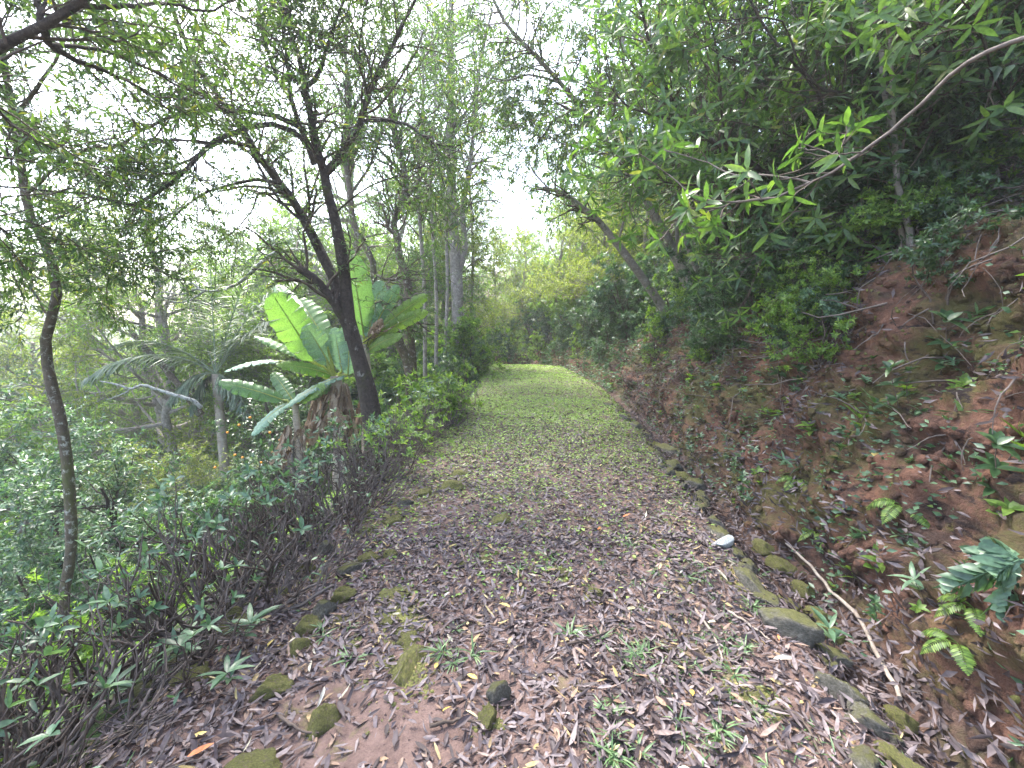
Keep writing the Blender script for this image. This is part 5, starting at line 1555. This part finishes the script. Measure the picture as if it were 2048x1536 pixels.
mb = MB()
cover(mb, 34000, (-1.55, 1.5), (2.4, 9.5), (.02, .042), dens_cover, hgt=.02)
cover(mb, 46000, (-1.65, 1.65), (5.0, 13.0), (.025, .045), lambda u, y: dens_cover(u, y) * np.interp(y, [5, 7, 9.5], [.12, .5, 1]), hgt=.03)
cover(mb, 22000, (-1.7, 1.7), (13.0, 30.0), (.05, .09), dens_cover, hgt=.05, ypow=1.2)
mb.obj('ground_cover', M_COVER, stuff=True)
mb = MB()
n = 2600
yg = 1.3 + 6 * R.random(n) ** 1.2
ug = R.uniform(-1.5, 1.55, n)
k = R.random(n) < np.clip(fbm(cpath(yg) + ug, yg, f=1.1, seed=77) * 1.5 + .15 + .25 * ug, 0, 1)
yg, ug = np.repeat(yg[k], 6), np.repeat(ug[k], 6)
n = len(yg)
a = R.uniform(0, 6.28, n)
leaves(mb, ground(ug + R.normal(0, .012, n), yg + R.normal(0, .012, n)), np.stack([np.cos(a), np.sin(a), R.uniform(.1, 1, n)], 1), np.tile([[0, 0, 1.0]], (n, 1)) + R.normal(0, .3, (n, 3)), R.uniform(.025, .07, n), R.uniform(.004, .009, n), 'q4', R.uniform(.2, .8, n), .3)
mb.obj('grass', M_GRASS, stuff=True)
mb = MB()
dsl = lambda u, y: np.clip(.6 + fbm(cpath(y) + u, y, f=.8, seed=81), 0, 1)
cover(mb, 16000, (-6, -2.0), (1.2, 12.0), (.03, .07), dsl, hgt=.12)
cover(mb, 26000, (-30, -5), (3, 40), (.10, .22), dsl, hgt=.35)
cover(mb, 30000, (3.5, 30), (9, 60), (.12, .28), lambda u, y: .9 + 0 * u, hgt=.5)
cover(mb, 16000, (-12, -1.9), (12, 60), (.08, .2), lambda u, y: .9 + 0 * u, hgt=.35)
mb.obj('slope_grass', M_L_FRESH, stuff=True)
mb = MB()
dbk = lambda u, y: np.clip(fbm(cpath(y) + u, y, f=1.7, seed=91) * 1.4 + np.interp(y, [1, 4, 7, 12], [-.05, .2, .5, .7]), 0, 1)
cover(mb, 20000, (1.75, 4.0), (11, 34), (.05, .12), lambda u, y: .85 + 0 * u, hgt=.25)
cover(mb, 30000, (1.8, 4.2), (1.2, 20), (.025, .06), dbk, hgt=.08, ypow=1.3)
mb.obj('bank_seedlings', M_L_BLUE, stuff=True)


def tuft_kind(seed, nb, L, W, mat, name='grass_tuft', cat='grass tuft', spread=1.0):
    rng = np.random.default_rng(seed)
    root = thing(name, name, cat)
    a = rng.uniform(0, 6.28, nb)
    d = np.stack([np.cos(a) * spread, np.sin(a) * spread, rng.uniform(.3, 1.2, nb)], 1)
    mb = MB()
    leaves(mb, rng.normal(0, .008, (nb, 3)) * [1, 1, 0], d, np.tile([[0, 0, 1.0]], (nb, 1)) + rng.normal(0, .2, (nb, 3)), rng.uniform(*L, nb), rng.uniform(*W, nb), 'q12', rng.uniform(.3, .8, nb), .3, rng=rng)
    mb.obj('blades', mat, root)
    return Proto(root)


TG = [tuft_kind(301 + i, 14, (.05, .12), (.006, .012), M_GRASS) for i in range(3)]
groups = [((1120, 1250, 1300, 1440), 7, 'in the middle of the path'), ((1180, 1420, 1450, 1530), 13, 'at the bottom right of the path'), ((1500, 1120, 1400, 1240), 0, ''), ((1400, 1100, 1560, 1230), 9, 'beside the right edging stones'),
          ((850, 1240, 980, 1340), 5, 'right of the long moss cushion'), ((1150, 1020, 1400, 1160), 8, 'further up on the right half of the path'), ((880, 1040, 1100, 1170), 6, 'further up in the middle'), ((640, 1180, 760, 1330), 4, 'by the left moss stones'), ((1250, 1220, 1500, 1400), 9, 'on the right half of the near path')]
for (x0, y0, x1, y1), n, wh in groups:
    for j in range(n):
        x, y = R.uniform(min(x0, x1), max(x0, x1)), R.uniform(min(y0, y1), max(y0, y1))
        u, Y = px_ground(x, y)
        g = ground(u, Y)
        TG[j % 3].put((g[0], g[1], g[2]), R.uniform(0, 6.28), R.uniform(.45, 1.0), label='green grass tuft %s' % wh.replace(' on the right half of the path', ', right half').replace(' of the path', ''), group='grass tufts %s' % wh)


def seedling_kind(seed, mat, nl=8, L=(.05, .09), W=(.02, .03), h=.12, name='seedling', tiers=2):
    rng = np.random.default_rng(seed)
    root = thing(name, name, 'plant')
    mb = MB()
    P = grow(np.zeros((1, 3)), np.array([[.1, .1, 1.0]]), np.array([h]), 6, .12, .05, rng)
    tubes(mb, P, np.linspace(.003, .0018, 6)[None], 5)
    mb.obj('stem', M_TWIG, root)
    for k in range(tiers):
        q = P[:, -1 - 2 * k]
        m2 = MB()
        rosettes(m2, q, np.array([[0, 0, 1.0]]), nl - k * 2, L, W, 'q12', 1.35, .3, rng=rng)
        m2.obj('leaves', mat, root)
    return Proto(root)


SD = [seedling_kind(401, M_L_BLUE), seedling_kind(402, M_L_FRESH, 6, (.06, .10), (.03, .045), .10), seedling_kind(403, M_L_BLUE, 6, (.09, .15), (.022, .035), .16), seedling_kind(404, M_L_DARK, 8, (.06, .1), (.03, .04), .25, tiers=3)]
bp = [(1700, 1180, 1, 1.0, 'bright seedling at the foot of the bank by the ditch stick'), (1715, 1110, 0, 1.0, 'seedling just above the bright one at the bank foot'), (1740, 1160, 1, 1.1, 'broad leaved seedling right of the ditch stick'), (1660, 1060, 0, .8, 'small seedling on bare soil above the ditch'),
      (1800, 1290, 0, 1.0, 'seedling on the lower bank near the right corner'), (1670, 1320, 2, .9, 'fresh seedling on the mossy edging stone'), (480, 1310, 2, 1.0, 'narrow leaved weed in front of the hedge at left'), (355, 1345, 2, 1.1, 'star-shaped weed at the edge of the hedge'), (215, 1430, 2, 1.0, 'star-shaped weed at the bottom left'),
      (470, 1385, 2, .9, 'weed below the narrow leaved one'), (640, 1080, 1, .8, 'weed standing beside the left stones'), (1860, 900, 2, 1.2, 'large grey-green seedling on the right bank'), (1740, 850, 2, 1.1, 'seedling with long leaves on the mossy bank'), (1700, 880, 1, 1.5, 'broad bright seedling under the long leaved one'),
      (1620, 880, 1, 1.2, 'bright broad leaved plant in the middle of the bank'), (1380, 850, 1, 1.4, 'yellow-green plant at the bank foot up the path'), (1830, 760, 3, 1.5, 'dark seedling with upright stem on the mossy bank'), (1950, 1000, 3, 1.2, 'thin stemmed seedling at the right edge'), (1940, 1260, 3, 1.1, 'oval leaved seedling at the lower right'),
      (2000, 930, 1, 1.3, 'bright leaves at the right edge of the bank'), (1560, 760, 3, 1.5, 'dark seedling at the top of the red scar'), (1500, 740, 1, 1.5, 'fresh seedling under the leaning trunk')]
for x, y, k, s, lab in bp:
    u, Y = px_ground(x, y)
    g = ground(u, Y)
    SD[k].put(tuple(g), R.uniform(0, 6.28), s, (0, -0.5 if u > 1.9 else 0), lab)
for i in range(170):
    y = 1.8 + 13 * R.random() ** 1.2
    u = 1.9 + R.uniform(0, 1.0) * .52 * bank_h(y)
    SD[i % 4].put(tuple(ground(u, y)), R.uniform(0, 6.28), R.uniform(.35, 1.1) * (.8 if i % 4 == 2 else 1), (0, -0.5), ['grey-green seedling rooted in the red bank', 'bright green seedling rooted in the red bank', 'long leaved seedling rooted in the red bank', 'dark leaved seedling rooted in the red bank'][i % 4], 'seedlings rooted in the red bank')


for i in range(95):
    y = 2.6 + 6 * R.random()
    u = 1.88 + R.uniform(0, .55) * .52 * bank_h(y)
    SD[[0, 1, 1, 3, 0][i % 5]].put(tuple(ground(u, y)), R.uniform(0, 6.28), R.uniform(.4, .95), (0, -0.4), ['grey-green', 'bright green', 'bright green', 'dark leaved', 'grey-green'][i % 5] + ' weed low on the bank above the ditch', 'weeds low on the bank above the ditch')


# ferns
def fern_kind(seed):
    rng = np.random.default_rng(seed)
    root = thing('fern', 'fern', 'fern')
    for k in range(5):
        a = rng.uniform(-1.2, 1.2) + math.pi
        P = grow(np.zeros((1, 3)), np.array([[math.cos(a), math.sin(a), .9]]), np.array([.22]), 10, .03, -.22, rng)
        mb = MB()
        tubes(mb, P, np.linspace(.002, .001, 10)[None], 4)
        t = np.linspace(.2, 1, 16) * 9
        i = np.minimum(t.astype(int), 8)
        p = P[0, i] + (P[0, i + 1] - P[0, i]) * (t - i)[:, None]
        tg = nrm(P[0, i + 1] - P[0, i])
        sd = nrm(np.cross(tg, [0, 0, 1.0]))
        pr = np.sin(np.linspace(.3, .97, 16) * math.pi)
        for s in (1, -1):
            leaves(mb, p, tg * .35 + sd * s, np.cross(sd, tg), (.055 * pr) * rng.uniform(.85, 1.1, 16), .0105, 'q8', .25, .15, rng=rng)
        mb.obj('frond', M_L_FRESH, root)
    return Proto(root)


FK = fern_kind(501)
for x, y, s, lab in [(1620, 1075, .8, 'fern hanging at the foot of the bank over the ditch'), (1800, 1020, .9, 'fern arching from the bare soil of the bank'), (1990, 1220, .75, 'pale fern at the right edge low on the bank'), (1960, 1290, .75, 'fern below the pale one at the right edge'), (1580, 960, .8, 'small fern in the middle of the bank foot')]:
    u, Y = px_ground(x, y)
    FK.put(tuple(ground(u, Y)), R.uniform(-.5, .5), s, (0, -0.3), lab)
# plant with deeply lobed leaves at the right edge
root = thing('lobed_leaf_plant', 'plant with big deeply toothed blue-green leaves at the right edge of the bank', 'plant', tuple(px(2110, 1150, 1.6)))
o_ = px(2110, 1150, 1.6)
for (x, y, Y, w) in [(1885, 1185, 1.72, .10), (1935, 1100, 1.8, .09), (1975, 1080, 1.7, .08), (2000, 1240, 1.6, .08), (1990, 1150, 1.62, .10)]:
    tip = px(x, y, Y)
    base = px(2040, 1120, 1.62)
    L_ = tip - base
    mb = MB()
    tubes(mb, (resample([o_, base, tip], 8) - o_)[None], np.linspace(.006, .002, 8)[None], 5)
    k = 9
    t = np.linspace(.15, .95, k)
    p = base + L_ * t[:, None] - o_
    vw = nrm(np.array([0.2, -1, .8]))
    sd = nrm(np.cross(L_, vw))
    pr = np.sin(np.linspace(.25, .95, k) * math.pi) * w
    for s in (1, -1):
        leaves(mb, p, nrm(L_) * .9 + sd * s + R.normal(0, .12, (k, 3)), np.tile(vw, (k, 1)) + R.normal(0, .2, (k, 3)), pr * R.uniform(.75, 1.15, k), .04, 'q8', .3, .3)
    leaves(mb, (base - o_)[None], L_[None], vw[None], np.linalg.norm(L_) * 1.1, w * .42, 'q12', .25, .3)
    mb.obj('leaf', M_L_BLUE, root)


# ------------------------------------------------------------------ damp air that pales the far trees
HAZE = 0.0023
hx0, hx1, hy0, hy1, hz0, hz1 = -210, 150, -18, 146, -14, 30
mb = MB()
cv = [(x, y, z) for z in (hz0, hz1) for y in (hy0, hy1) for x in (hx0, hx1)]
mb.add(cv, quads=[(0, 2, 3, 1), (4, 5, 7, 6), (0, 1, 5, 4), (2, 6, 7, 3), (0, 4, 6, 2), (1, 3, 7, 5)])
mh, nt, out = new_mat('haze')
pv = nt.nodes.new('ShaderNodeVolumePrincipled')
pv.inputs['Color'].default_value = (0.93, 0.95, 1.0, 1)
pv.inputs['Density'].default_value = HAZE
pv.inputs['Anisotropy'].default_value = 0.3
nt.links.new(pv.outputs[0], out.inputs['Volume'])
mb.obj('haze', mh, stuff=True, smooth=False)


# ------------------------------------------------------------------ labels: tell alike neighbours apart by their order up the path
seen = {}
for o in list(COL.objects):
    if o.parent is None and o.get('label'):
        seen.setdefault(o['label'], []).append(o)
for lab, os_ in seen.items():
    if len(os_) < 2 or len(os_) > 99:
        continue
    os_.sort(key=lambda q: q.location.y)
    for i, o in enumerate(os_):
        w = '%s, %s from the camera' % (lab, ORDN(i + 1)) if len(lab.split()) <= 11 else '%s, %s' % (lab, ORDN(i + 1))
        o['label'] = w
